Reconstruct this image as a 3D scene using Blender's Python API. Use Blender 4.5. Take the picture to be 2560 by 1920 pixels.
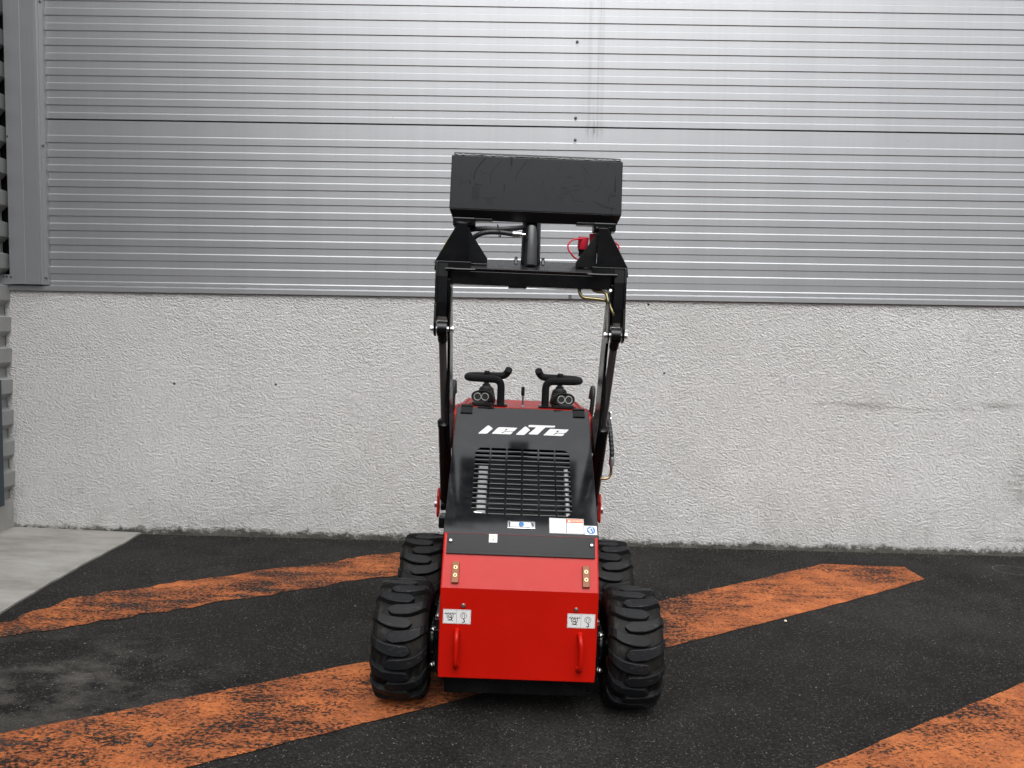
import bpy, bmesh, math, random
from mathutils import Vector, Matrix, Euler
R_ = math.radians
random.seed(7)
sc = bpy.context.scene
for o in list(bpy.data.objects):
    bpy.data.objects.remove(o)

# ------------------------------------------------------------------ camera
CAM_H, PITCH, ROLL = 1.4903, 0.0656, 0.0389
cam_d = bpy.data.cameras.new('camera')
cam = bpy.data.objects.new('camera', cam_d)
sc.collection.objects.link(cam)
cam_d.sensor_fit = 'HORIZONTAL'; cam_d.sensor_width = 36.0
cam_d.lens = 36.0 * 1924.0 / 2560.0
cam_d.clip_start = 0.05; cam_d.clip_end = 2000
cam.matrix_world = (Matrix.Translation((0, 0, CAM_H)) @ Matrix.Rotation(math.pi/2 - PITCH, 4, 'X')
                    @ Matrix.Rotation(ROLL, 4, 'Z'))
sc.camera = cam

# ------------------------------------------------------------------ sky, sun, exposure
SUN_EL, SUN_AZ = R_(55), R_(176)          # azimuth clockwise from +Y: behind the camera
w = bpy.data.worlds.new('World'); sc.world = w; w.use_nodes = True
wt = w.node_tree; wt.nodes.clear()
sky = wt.nodes.new('ShaderNodeTexSky'); sky.sky_type = 'NISHITA'; sky.sun_disc = False
sky.sun_elevation = SUN_EL; sky.sun_rotation = SUN_AZ
sky.air_density = 1.0; sky.dust_density = 4.0; sky.ozone_density = 1.0
hs = wt.nodes.new('ShaderNodeHueSaturation'); hs.inputs['Saturation'].default_value = 0.10
bg = wt.nodes.new('ShaderNodeBackground'); bg.inputs['Strength'].default_value = 0.15
wo = wt.nodes.new('ShaderNodeOutputWorld')
tcw = wt.nodes.new('ShaderNodeTexCoord'); sxw = wt.nodes.new('ShaderNodeSeparateXYZ'); wt.links.new(tcw.outputs['Generated'], sxw.inputs[0])
cie = wt.nodes.new('ShaderNodeMath'); cie.operation = 'MULTIPLY_ADD'; cie.use_clamp = False      # overcast sky: L = (1 + 2 sin h) / 3 of the zenith
cie.inputs[1].default_value = 1.30; cie.inputs[2].default_value = 0.48; wt.links.new(sxw.outputs[2], cie.inputs[0])
mxw = wt.nodes.new('ShaderNodeMix'); mxw.data_type = 'RGBA'; mxw.blend_type = 'MULTIPLY'; mxw.inputs[0].default_value = 1.0
wt.links.new(sky.outputs[0], hs.inputs['Color']); wt.links.new(hs.outputs[0], mxw.inputs[6]); wt.links.new(cie.outputs[0], mxw.inputs[7]); wt.links.new(mxw.outputs[2], bg.inputs[0]); wt.links.new(bg.outputs[0], wo.inputs[0])
sd = bpy.data.lights.new('sun', 'SUN'); sd.energy = 0.6; sd.angle = R_(60); sd.color = (1.0, 0.985, 0.96)
so = bpy.data.objects.new('sun', sd); sc.collection.objects.link(so)
sdir = Vector((math.sin(SUN_AZ)*math.cos(SUN_EL), math.cos(SUN_AZ)*math.cos(SUN_EL), math.sin(SUN_EL)))
so.rotation_euler = sdir.to_track_quat('Z', 'Y').to_euler(); so.location = sdir*20
vs = sc.view_settings
vs.view_transform = 'Standard'; vs.look = 'None'; vs.gamma = 1.0; vs.use_curve_mapping = False; vs.exposure = 0.55

# ------------------------------------------------------------------ node helpers
class N:
    def __init__(s, name):
        s.m = bpy.data.materials.new(name); s.m.use_nodes = True; s.t = s.m.node_tree
        s.b = s.t.nodes['Principled BSDF']; s.out = s.t.nodes['Material Output']
        s._tc = None
    def n(s, typ, **kw):
        d = s.t.nodes.new(typ)
        for k, v in kw.items(): setattr(d, k, v)
        return d
    def link(s, a, b): s.t.links.new(a, b)
    def set(s, d, key, v):
        if hasattr(v, 'is_linked') or hasattr(v, 'links'): s.link(v, d.inputs[key])
        else: d.inputs[key].default_value = v
    def obj(s):
        if s._tc is None: s._tc = s.n('ShaderNodeTexCoord')
        return s._tc.outputs['Object']
    def map(s, scale=(1,1,1), rot=(0,0,0), loc=(0,0,0), vec=None):
        d = s.n('ShaderNodeMapping'); d.inputs['Scale'].default_value = scale
        d.inputs['Rotation'].default_value = rot; d.inputs['Location'].default_value = loc
        s.link(vec or s.obj(), d.inputs['Vector']); return d.outputs[0]
    def noise(s, scale, detail=4, rough=.5, vec=None, dist=0):
        d = s.n('ShaderNodeTexNoise'); d.inputs['Scale'].default_value = scale
        d.inputs['Detail'].default_value = detail; d.inputs['Roughness'].default_value = rough
        d.inputs['Distortion'].default_value = dist
        s.link(vec or s.obj(), d.inputs['Vector']); return d.outputs['Fac']
    def vor(s, scale, vec=None, feat='F1', out='Distance', rnd=1.0):
        d = s.n('ShaderNodeTexVoronoi'); d.feature = feat; d.inputs['Scale'].default_value = scale
        d.inputs['Randomness'].default_value = rnd
        s.link(vec or s.obj(), d.inputs['Vector']); return d.outputs[out]
    def ramp(s, fac, stops, interp='LINEAR'):
        d = s.n('ShaderNodeValToRGB'); d.color_ramp.interpolation = interp
        els = d.color_ramp.elements
        while len(els) < len(stops): els.new(.5)
        for e, (p, c) in zip(els, stops):
            e.position = p; e.color = (c, c, c, 1) if isinstance(c, (int, float)) else (*c, 1)
        s.link(fac, d.inputs[0]); return d.outputs[0]
    def math(s, op, a, b=0.0, c=None, clamp=False):
        d = s.n('ShaderNodeMath', operation=op, use_clamp=clamp)
        s.set(d, 0, a); s.set(d, 1, b)
        if c is not None: s.set(d, 2, c)
        return d.outputs[0]
    def mix(s, fac, a, b, mode='MIX'):
        d = s.n('ShaderNodeMix', data_type='RGBA', blend_type=mode)
        ins = d.inputs
        def st(i, v):
            if hasattr(v, 'links'): s.link(v, ins[i])
            elif isinstance(v, (int, float)): ins[i].default_value = v if i == 0 else (v, v, v, 1)
            else: ins[i].default_value = (*v, 1)
        st(0, fac); st(6, a); st(7, b); return d.outputs[2]
    def sep(s, vec=None):
        d = s.n('ShaderNodeSeparateXYZ'); s.link(vec or s.obj(), d.inputs[0]); return d.outputs
    def bump(s, h, strength=.5, dist=.01, normal=None):
        d = s.n('ShaderNodeBump'); d.inputs['Strength'].default_value = strength; d.inputs['Distance'].default_value = dist
        s.link(h, d.inputs['Height'])
        if normal is not None: s.link(normal, d.inputs['Normal'])
        return d.outputs[0]
    def box(s, c, half, soft):
        """soft box mask round a point, c/half given per axis (None = ignore)"""
        xyz = s.sep(); res = None
        for i in range(3):
            if c[i] is None: continue
            a = s.math('ABSOLUTE', s.math('SUBTRACT', xyz[i], c[i]))
            m = s.math('DIVIDE', s.math('SUBTRACT', half[i]+soft[i], a), 2*soft[i], clamp=True)
            res = m if res is None else s.math('MULTIPLY', res, m)
        return res
    def fin(s, color=None, rough=None, metal=None, normal=None, spec=None, coat=None, coat_rough=.05):
        b = s.b
        if color is not None:
            if hasattr(color, 'links'): s.link(color, b.inputs['Base Color'])
            else: b.inputs['Base Color'].default_value = (*color, 1)
        for k, v in (('Roughness', rough), ('Metallic', metal), ('Specular IOR Level', spec), ('Coat Weight', coat)):
            if v is not None: s.set(b, k, v)
        b.inputs['Coat Roughness'].default_value = coat_rough
        if normal is not None: s.link(normal, b.inputs['Normal'])
        return s.m

M = {}
def simple(name, col, rough=.5, metal=0, spec=.5, coat=0, wear=0.0, bump=0.0):
    s = N(name); c = col; r = rough
    if wear:
        n1 = s.noise(6, 5, .6); n2 = s.noise(45, 3, .6)
        k = s.math('ADD', s.math('MULTIPLY', s.math('SUBTRACT', n1, .5), wear*1.4), s.math('ADD', s.math('MULTIPLY', s.math('SUBTRACT', n2, .5), wear*.7), 1.0))
        c = s.mix(1.0, col, k, 'MULTIPLY')
        r = s.math('ADD', s.math('MULTIPLY', s.math('SUBTRACT', n1, .5), .25), rough)
    nrm = s.bump(s.noise(160, 3, .6), .25, bump) if bump else None
    M[name] = s.fin(c, r, metal, nrm, spec, coat)
    return M[name]

# ---- machine materials
s = N('black_paint')
n1 = s.noise(3.2, 4, .6); n2 = s.noise(22, 4, .65); n3 = s.noise(1.6, 2)
smear = s.noise(1.0, 5, .65, s.map((9, 3, 22), (R_(35), 0, 0)))
c = s.mix(s.ramp(n2, [(.45, 0), (.75, .5)]), (.0055, .0061, .0073), (.0115, .0118, .0122))
c = s.mix(s.ramp(smear, [(.46, 0), (.74, .6)]), c, (.026, .0265, .0275))
M['black_paint'] = s.fin(c, s.math('ADD', s.math('MULTIPLY', n1, .10), .045), 0, s.bump(n3, .05, .004), .72)
s = N('black_steel')
n1 = s.noise(9, 4, .6); n2 = s.noise(90, 3, .6)
c = s.mix(s.ramp(n1, [(.4, 0), (.75, .6)]), (.0032, .0034, .0040), (.0085, .0085, .009))
M['black_steel'] = s.fin(c, s.math('ADD', s.math('MULTIPLY', n1, .2), .16), 0, s.bump(n2, .10, .0005), .26)
# plate: black paint with wiped, scraped marks
s = N('scuffed_black')
v = s.map((60, 14, 9)); n1 = s.noise(1.0, 6, .68, v, .6); n2 = s.noise(30, 4, .7); n3 = s.noise(5, 4, .6)
scr = s.ramp(n1, [(.60, 0), (.66, .7), (.74, .9)])
pat = s.math('MULTIPLY', scr, s.ramp(n3, [(.44, 0), (.56, 1)]))
k = pat
c = s.mix(k, s.mix(n2, (.0062, .0072, .0092), (.0098, .0108, .0126)), (.004, .0045, .0055))
M['scuffed_black'] = s.fin(c, s.math('ADD', s.math('MULTIPLY', n3, .2), .30), 0, s.bump(n1, .12, .002), s.math('SUBTRACT', .26, s.math('MULTIPLY', k, .16)))
s = N('red_paint')
n1 = s.noise(2.4, 4, .6); n2 = s.noise(220, 2); n3 = s.noise(26, 4, .7)
c = s.mix(s.ramp(n1, [(.35, 0), (.7, 1)]), (.36, .0042, .0010), (.40, .0055, .0015))
c = s.mix(s.ramp(n3, [(.62, 0), (.85, .35)]), c, (.29, .007, .0035))
M['red_paint'] = s.fin(c, s.math('ADD', s.math('MULTIPLY', n3, .16), .28), 0, s.bump(n2, .10, .0006, s.bump(s.noise(4.5, 2), .10, .010)), .22)
simple('lip_grey', (.075, .077, .08), .30, .5)
s = N('satin_black'); n1 = s.noise(3.2, 4, .6)
M['satin_black'] = s.fin((.0075, .0080, .0090), s.math('ADD', s.math('MULTIPLY', n1, .25), .12), 0, None, .12)
simple('chrome', (.62, .63, .64), .10, 1.0)
s = N('dark_chrome'); n1 = s.noise(12, 3)
M['dark_chrome'] = s.fin((.075, .075, .080), s.math('ADD', s.math('MULTIPLY', n1, .1), .14), .35, None, .9)
simple('zinc', (.66, .67, .68), .30, 1.0, wear=.25)
simple('dark_zinc', (.34, .34, .34), .38, 1.0, wear=.3)
simple('brass', (.34, .255, .14), .34, 1.0, wear=.4)
simple('olive_pipe', (.25, .215, .11), .28, .85, wear=.5)
simple('alu', (.50, .50, .51), .45, .65, wear=.35)
simple('brown_block', (.20, .062, .020), .55, 0, wear=.5)
simple('foam_black', (.011, .011, .012), .80, 0, .3, bump=.0008)
simple('plastic_black', (.010, .010, .011), .5, 0, .45)
simple('hose_black', (.015, .015, .017), .42, 0, .45, wear=.4)
simple('cap_red', (.56, .022, .045), .5, 0, .4, wear=.15)
simple('sticker_white', (.60, .60, .60), .35, 0, .5, wear=.06)
simple('ink_black', (.012, .012, .012), .45)
simple('ink_scrape', (.0040, .0045, .0055), .5, 0, .16)
simple('ink_grey', (.35, .35, .36), .45)
simple('ink_orange', (.62, .17, .07), .45)
simple('ink_blue', (.03, .14, .36), .4)
simple('ink_yellow', (.70, .60, .06), .4)
simple('logo_white', (.82, .82, .82), .4)
simple('lens_glass', (.78, .79, .77), .25, .35, .8)
simple('lens_dark', (.20, .205, .19), .12, .7, .8)
simple('lens_led', (.75, .72, .45), .25, .1)
s = N('rubber')
n1 = s.noise(7, 5, .65); n2 = s.noise(60, 4, .7); n3 = s.noise(18, 5, .7, s.map((3, .7, .7)))
c = s.mix(s.ramp(n1, [(.35, 0), (.72, 1)]), (.0030, .0032, .0035), (.011, .0098, .0080))
c = s.mix(s.ramp(n3, [(.52, 0), (.72, .7)]), c, (.042, .037, .031))
M['rubber'] = s.fin(c, s.math('ADD', s.math('MULTIPLY', n1, .25), .45), 0, s.bump(n2, .25, .002), .16)
s = N('lug_rubber')
n1 = s.noise(9, 5, .65); n3 = s.noise(26, 5, .75, s.map((1, 2.5, 2.5), (0, .3, .5)))
c = s.mix(s.ramp(n1, [(.4, 0), (.75, .6)]), (.0042, .0049, .0062), (.011, .0106, .0100))
c = s.mix(s.ramp(n3, [(.58, 0), (.70, .75)]), c, (.075, .068, .060))
M['lug_rubber'] = s.fin(c, s.math('ADD', s.math('MULTIPLY', n1, .2), .46), 0, s.bump(s.noise(80, 4, .7), .25, .0015), .20)

# ---- building materials
def cladding(name, stain=True):
    s = N(name)
    st1 = s.noise(1.0, 5, .65, s.map((5.5, 1, .10))); st2 = s.noise(1.0, 4, .6, s.map((34, 1, .22)))
    bl = s.noise(.7, 3, .5); fine = s.noise(1.0, 3, .6, s.map((14, 1, 160)))
    v = s.math('ADD', s.math('MULTIPLY', s.math('SUBTRACT', st1, .5), .16), s.math('MULTIPLY', s.math('SUBTRACT', st2, .5), .10))
    v = s.math('ADD', v, s.math('MULTIPLY', s.math('SUBTRACT', fine, .5), .07))
    v = s.math('ADD', v, 1.0)
    c = s.mix(1.0, (.375, .382, .395), v, 'MULTIPLY')
    # specks of dirt
    sp = s.ramp(s.vor(5.0), [(.010, 1), (.018, 0)])
    c = s.mix(s.math('MULTIPLY', sp, .8), c, (.03, .03, .03))
    if stain:
        # rain streaks run down over the joint beside the screw line
        drip = s.math('MULTIPLY', s.ramp(s.noise(1.0, 3, .7, s.map((46, 1, .35))), [(.44, 0), (.62, 1)]), s.box((.525, None, 3.5), (.045, 0, .62), (.05, 1, .1)))
        c = s.mix(s.math('MULTIPLY', drip, .42), c, (.12, .12, .12))
        fall = s.math('MULTIPLY', s.ramp(s.noise(1.0, 4, .75, s.map((75, 1, 6))), [(.46, 0), (.64, 1)]), s.box((.525, None, 2.90), (.04, 0, .035), (.045, 1, .045)))
        c = s.mix(s.math('MULTIPLY', fall, .85), c, (.03, .028, .025))
        low = s.math('MULTIPLY', s.ramp(s.noise(1.0, 5, .7, s.map((14, 1, 60))), [(.50, 0), (.66, 1)]), s.box((None, None, 1.775), (0, 0, .004), (1, 1, .012)))
        c = s.mix(s.math('MULTIPLY', low, .7), c, (.05, .045, .04))
    dent = s.bump(bl, .12, .02)
    nrm = s.bump(s.noise(240, 2), .06, .0006, dent)
    M[name] = s.fin(c, s.math('ADD', s.math('MULTIPLY', bl, .10), .34), .74, nrm, .5)
cladding('silver_cladding')
cladding('grey_trim', False)
s = N('grey_corrugated')
n1 = s.noise(2, 4, .6, s.map((1, 6, 1)))
M['grey_corrugated'] = s.fin(s.mix(n1, (.23, .235, .235), (.34, .345, .34)), .5, .05)
simple('dark_post', (.018, .032, .045), .4)
simple('screw_dark', (.10, .10, .105), .5, .4)
simple('void_black', (.006, .006, .006), .9)
simple('concrete_grey', (.33, .325, .31), .85, wear=.35, bump=.002)

# rough-cast render
s = N('white_render')
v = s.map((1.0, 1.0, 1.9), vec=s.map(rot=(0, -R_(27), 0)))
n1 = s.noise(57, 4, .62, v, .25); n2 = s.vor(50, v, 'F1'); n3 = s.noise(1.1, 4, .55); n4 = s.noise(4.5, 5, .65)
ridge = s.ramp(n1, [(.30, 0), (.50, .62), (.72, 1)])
h = s.math('SUBTRACT', ridge, s.math('MULTIPLY', n2, .40))
c = s.mix(s.ramp(n3, [(.3, 0), (.7, 1)]), (.80, .795, .78), (.88, .875, .865))
rs = s.ramp(s.noise(1.0, 5, .65, s.map((2.6, 1, .22))), [(.48, 0), (.72, 1)])
c = s.mix(s.math('MULTIPLY', rs, .10), c, (.56, .545, .52))
c = s.mix(s.ramp(n4, [(.58, 0), (.82, .35)]), c, (.55, .53, .50))
c = s.mix(s.ramp(n1, [(.28, .45), (.42, 0)]), c, (.36, .355, .345))       # shade of the relief painted into the hollows
xyz = s.sep(); zz = s.math('ADD', xyz[2], s.math('MULTIPLY', xyz[0], .0092))   # height above the sloping ground
# moss and splash dirt along the foot of the wall
foot = s.math('SUBTRACT', 1.0, s.math('DIVIDE', zz, .14), clamp=True)
dn = s.math('ADD', s.math('MULTIPLY', s.noise(5, 5, .7, s.map((1, 1, 1.6))), .55), s.math('MULTIPLY', s.noise(30, 4, .7), .45))
fm = s.ramp(s.math('ADD', s.math('MULTIPLY', foot, .52), s.math('MULTIPLY', dn, .75)), [(.67, 0), (.80, .95)])
c = s.mix(fm, c, s.mix(n4, (.020, .020, .012), (.085, .082, .065)))
splash = s.math('SUBTRACT', 1.0, s.math('DIVIDE', s.math('ADD', zz, .02), .55), clamp=True)
c = s.mix(s.math('MULTIPLY', s.math('MULTIPLY', splash, s.ramp(n4, [(.35, 0), (.7, 1)])), .40), c, (.34, .325, .29))
# scuffs on the right, a rusty stain low down, odd holes
sn = s.ramp(s.noise(9, 5, .7, s.map((.5, 1, 3))), [(.40, 0), (.58, 1)])
for cx_, cz_, hx, hz, st in ((2.40, 1.03, .26, .016, .50), (2.85, 1.005, .42, .012, .38), (3.35, 1.035, .20, .022, .48), (3.50, .085, .16, .012, .75), (3.60, .50, .06, .14, .75)):
    c = s.mix(s.math('MULTIPLY', s.math('MULTIPLY', s.box((cx_, None, cz_), (hx, 0, hz), (.10, 1, .012 if hz < .1 else .1)), sn), st), c, (.16, .14, .13))
c = s.mix(s.math('MULTIPLY', s.math('MULTIPLY', s.box((1.36, None, .52), (.03, 0, .05), (.14, 1, .14)), s.ramp(s.noise(8, 5, .7), [(.3, .2), (.6, 1)])), .60), c, (.33, .285, .225))
hole = s.ramp(s.vor(2.3), [(.016, 1), (.024, 0)])
c = s.mix(hole, c, (.02, .02, .02))
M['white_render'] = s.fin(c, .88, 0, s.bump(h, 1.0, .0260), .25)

# ---- ground
def asphalt_nodes(s):
    xyz = s.obj()
    cell = s.vor(120, out='Color'); d1 = s.vor(120); d2 = s.vor(62)
    g = s.n('ShaderNodeSeparateColor'); s.link(cell, g.inputs[0])
    rnd = g.outputs[0]
    big = s.noise(.55, 4, .6); mid = s.noise(3.0, 6, .68); fin = s.noise(70, 4, .75)
    base = s.mix(s.ramp(big, [(.35, 0), (.68, 1)]), (.0130, .0125, .0119), (.0250, .0239, .0226))
    base = s.mix(s.ramp(fin, [(.35, 0), (.75, 1)]), s.mix(1.0, base, .48, 'MULTIPLY'), s.mix(1.0, base, 1.75, 'MULTIPLY'))
    base = s.mix(1.0, base, s.ramp(mid, [(.3, .72), (.7, 1.3)]), 'MULTIPLY')
    stone = s.math('MULTIPLY', s.ramp(rnd, [(.66, 0), (.97, 1)]), s.ramp(d1, [(.25, 1), (.45, 0)]))
    base = s.mix(s.math('MULTIPLY', stone, .85), base, (.105, .100, .093))
    bright = s.math('MULTIPLY', s.ramp(g.outputs[1], [(.984, 0), (.990, 1)]), s.ramp(d1, [(.28, 1), (.38, 0)]))
    base = s.mix(bright, base, (.22, .21, .20))
    # pale silt dried in the low spots on the left
    silt = s.math('MULTIPLY', s.ramp(s.noise(2.6, 5, .66, s.map((1, 1.4, 1), (0, 0, .5))), [(.47, 0), (.62, 1)]), s.box((-1.85, 3.05, None), (.40, .30, 0), (.45, .35, 1)))
    base = s.mix(s.math('MULTIPLY', silt, .85), base, (.105, .097, .088))
    damp = s.ramp(s.noise(1.3, 4, .6), [(.40, 0), (.70, 1)])
    h = s.math('ADD', s.math('MULTIPLY', s.ramp(d1, [(0, 1), (.6, 0)]), .6), s.math('MULTIPLY', fin, .7))
    return base, h, mid, damp, fin
s = N('asphalt')
base, h, mid, damp, fin = asphalt_nodes(s)
wallmoss = s.math('MULTIPLY', s.box((None, 5.42, None), (1, .03, 1), (1, .10, 1)), s.ramp(s.noise(9, 5, .7), [(.40, 0), (.66, 1)]))
base = s.mix(s.math('MULTIPLY', wallmoss, .85), base, (.022, .023, .011))
M['asphalt'] = s.fin(base, s.math('ADD', s.math('MULTIPLY', damp, .16), .72), 0, s.bump(h, .9, .007), .05)
s = N('orange_paint')
base, h, mid, damp, fin = asphalt_nodes(s)
pit = s.noise(58, 5, .70, s.map((1.0, 1.6, 1), (0, 0, -R_(20))), .3); worn = s.noise(1.7, 5, .62); strk = s.noise(1.0, 5, .7, s.map((2.6, 13, 1), (0, 0, -R_(32.4))))
at = s.n('ShaderNodeAttribute'); at.attribute_type = 'OBJECT'; at.attribute_name = '["wear"]'
lvl = s.math('ADD', s.math('ADD', s.math('MULTIPLY', pit, .85), s.math('MULTIPLY', worn, .46)), s.math('MULTIPLY', strk, .44))
lvl = s.math('ADD', lvl, at.outputs['Fac'])
mask = s.ramp(lvl, [(.785, 0), (.868, 1)])
pc = s.mix(s.ramp(worn, [(.32, 0), (.68, 1)]), (.29, .076, .022), (.43, .134, .043))
pc = s.mix(s.ramp(s.noise(6, 5, .7), [(.40, .85), (.66, 0)]), pc, (.17, .050, .022))
pc = s.mix(s.math('MULTIPLY', s.ramp(s.noise(70, 3, .7), [(.4, 0), (.7, 1)]), .3), pc, (.56, .22, .09))
M['orange_paint'] = s.fin(s.mix(mask, base, pc), s.math('SUBTRACT', .80, s.math('MULTIPLY', mask, .12)), 0,
                          s.bump(s.math('ADD', s.math('MULTIPLY', h, .7), s.math('MULTIPLY', mask, .5)), .8, .006), .10)
s = N('concrete_slab_mat')
n1 = s.noise(2.2, 6, .68, s.map((1, 2.2, 1), (0, 0, .2))); n2 = s.noise(40, 4, .7); n3 = s.noise(.9, 3)
c = s.mix(s.ramp(n1, [(.34, 0), (.68, 1)]), (.18, .170, .155), (.30, .292, .275))
c = s.mix(s.ramp(n2, [(.60, 0), (.8, .4)]), c, (.2, .19, .17))
M['concrete_slab_mat'] = s.fin(c, .85, 0, s.bump(n2, .35, .003), .3)
simple('stone_dark', (.02, .019, .018), .8, bump=.003)
simple('stone_pale', (.55, .50, .40), .8)

# ------------------------------------------------------------------ geometry helpers
def obj(name, bm, mat, parent=None, smooth=False, bevel=0.0, seg=2, recalc=True):
    if recalc: bmesh.ops.recalc_face_normals(bm, faces=bm.faces)
    me = bpy.data.meshes.new(name); bm.to_mesh(me); bm.free()
    for m_ in (mat if isinstance(mat, (list, tuple)) else [mat]):
        me.materials.append(M[m_])
    o = bpy.data.objects.new(name, me); sc.collection.objects.link(o)
    if parent is not None: o.parent = parent
    if smooth:
        for p in me.polygons: p.use_smooth = True
        if smooth != 'all': me.set_sharp_from_angle(angle=R_(38))
    if bevel:
        b = o.modifiers.new('bevel', 'BEVEL'); b.width = bevel; b.segments = seg; b.limit_method = 'ANGLE'; b.angle_limit = R_(40)
        b.harden_normals = False
    return o
def tag(o, label, cat=None, group=None, kind=None):
    if label: o['label'] = label
    if cat: o['category'] = cat
    if group: o['group'] = group
    if kind: o['kind'] = kind
    return o
def empty(name, loc=(0, 0, 0), rz=0):
    o = bpy.data.objects.new(name, None); sc.collection.objects.link(o)
    o.location = loc; o.rotation_euler = (0, 0, rz); o.empty_display_size = .1
    return o
def box(bm, x0, x1, y0, y1, z0, z1, mi=0):
    v = [bm.verts.new((x, y, z)) for z in (z0, z1) for y in (y0, y1) for x in (x0, x1)]
    for f in ((0, 2, 3, 1), (4, 5, 7, 6), (0, 1, 5, 4), (2, 6, 7, 3), (0, 4, 6, 2), (1, 3, 7, 5)):
        fc = bm.faces.new([v[i] for i in f]); fc.material_index = mi
    return v
def prism(bm, prof, x0, x1, mi=0):
    """profile in (y,z) extruded along x"""
    a = [bm.verts.new((x0, y, z)) for y, z in prof]; b = [bm.verts.new((x1, y, z)) for y, z in prof]
    n = len(prof)
    for i in range(n):
        bm.faces.new((a[i], a[(i+1) % n], b[(i+1) % n], b[i])).material_index = mi
    bm.faces.new(a).material_index = mi; bm.faces.new(b[::-1]).material_index = mi
def loft(bm, A, B):
    a = [bm.verts.new(p) for p in A]; b = [bm.verts.new(p) for p in B]; n = len(a)
    for i in range(n): bm.faces.new((a[i], a[(i+1) % n], b[(i+1) % n], b[i]))
    bm.faces.new(a); bm.faces.new(b[::-1])
def smooth_path(pts, sub=6):
    P = [Vector(p) for p in pts]; out = []
    for i in range(len(P)-1):
        p0 = P[max(0, i-1)]; p1 = P[i]; p2 = P[i+1]; p3 = P[min(len(P)-1, i+2)]
        for k in range(sub):
            t = k/sub
            out.append(.5*((2*p1) + (p2-p0)*t + (2*p0-5*p1+4*p2-p3)*t*t + (-p0+3*p1-3*p2+p3)*t**3))
    out.append(P[-1]); return out
def tube(bm, pts, r, n=12, cap=True, rfun=None, flat=1.0):
    P = [Vector(p) for p in pts]; rings = []; up = None
    for i, p in enumerate(P):
        d = (P[min(i+1, len(P)-1)] - P[max(i-1, 0)]).normalized()
        if up is None:
            up = Vector((0, 0, 1)) if abs(d.z) < .9 else Vector((1, 0, 0))
        sd_ = d.cross(up).normalized(); up = sd_.cross(d).normalized()
        rr = rfun(i) if rfun else r
        rings.append([bm.verts.new(p + sd_*math.cos(2*math.pi*k/n)*rr + up*math.sin(2*math.pi*k/n)*rr*flat) for k in range(n)])
    for a, b in zip(rings[:-1], rings[1:]):
        for k in range(n): bm.faces.new((a[k], a[(k+1) % n], b[(k+1) % n], b[k]))
    if cap:
        bm.faces.new(rings[0][::-1]); bm.faces.new(rings[-1])
def cyl(bm, p0, p1, r0, r1=None, n=20):
    tube(bm, [p0, p1], r0, n, True, (lambda i: r0 if i == 0 else (r1 if r1 is not None else r0)))
def lathe(bm, p0, axis, prof, n=20):
    """prof: list of (dist along axis, radius)"""
    p0 = Vector(p0); axis = Vector(axis).normalized()
    tube(bm, [p0 + axis*a for a, _ in prof], 1, n, True, lambda i: max(prof[i][1], 1e-4))
def hexnut(bm, p, axis, r, h, shank=0):
    p = Vector(p); axis = Vector(axis).normalized()
    cyl(bm, p, p + axis*h*.25, r*1.18, n=14)
    tube(bm, [p+axis*h*.25, p+axis*h*.85, p+axis*h], r, 6, True, lambda i: (r, r, r*.86)[i])
    if shank: cyl(bm, p+axis*h*.9, p+axis*(h+shank), r*.55, n=10)
def B(): return bmesh.new()

# ------------------------------------------------------------------ ground
WALL_Y = 5.40
def wz(x, y):
    t = min(1, max(0, (y-4.1)/(WALL_Y-4.1))); t = t*t*(3-2*t)
    return .0137*max(-4, min(4, x))*t
def sheet(pts, dz, step=.25):
    """polygon (x,y) laid on the ground, subdivided by clipping to strips"""
    bm = B(); f = bm.faces.new([bm.verts.new((x, y, 0)) for x, y in pts])
    ys = [p[1] for p in pts]; xs = [p[0] for p in pts]
    for ax, lo, hi in ((1, min(ys), max(ys)), (0, min(xs), max(xs))):
        k = math.floor(lo/step)+1
        while k*step < hi:
            no = (0, 1, 0) if ax == 1 else (1, 0, 0); co = (0, k*step, 0) if ax == 1 else (k*step, 0, 0)
            bmesh.ops.bisect_plane(bm, geom=bm.verts[:]+bm.edges[:]+bm.faces[:], plane_co=co, plane_no=no)
            k += 1
    for v in bm.verts: v.co.z = wz(v.co.x, v.co.y)+dz
    return bm
bm = B()
xs = [-400, -100, -30, -12, -8, -6]+[-5+.25*i for i in range(41)]+[6, 8, 12, 30, 100, 400]
ys = [-400, -100, -30, -10, -4, -1, 0, 1, 2, 3, 3.5, 4]+[4.1+.13*i for i in range(11)]+[5.7, 6.2, 8, 20, 100, 400]
G = [[bm.verts.new((x, y, wz(x, y))) for x in xs] for y in ys]
for j in range(len(ys)-1):
    for i in range(len(xs)-1): bm.faces.new((G[j][i], G[j][i+1], G[j+1][i+1], G[j+1][i]))
tag(obj('asphalt_ground', bm, 'asphalt', smooth='all'), None, kind='structure')

dx, dy = .8439, .5365
def jag(p, q, n, amp):
    out = []; L = math.dist(p, q)
    for i in range(n):
        t = i/n; o_ = random.uniform(-amp, amp) if i else 0
        out.append((p[0]+(q[0]-p[0])*t - (q[1]-p[1])/L*o_, p[1]+(q[1]-p[1])*t + (q[0]-p[0])/L*o_))
    return out
far = (-1.784-dx*1.6, 2.664-dy*1.6); near = (-1.027-dx*1.8, 2.48-dy*1.8)
P = jag(near, (2.686, 4.839), 60, .004)+jag((2.686, 4.839), (2.673, 5.063), 3, .003)+jag((2.673, 5.063), (2.124, 5.082), 6, .004)+jag((2.124, 5.082), (-.592, 3.352), 40, .006)+jag((-.592, 3.352), far, 40, .006)+[far]
o = tag(obj('painted_stripe', sheet(P, .004), 'orange_paint'), 'worn orange stripe running diagonally under the loader wheels', 'road marking', 'orange ground stripes'); o['wear'] = .0
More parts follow.
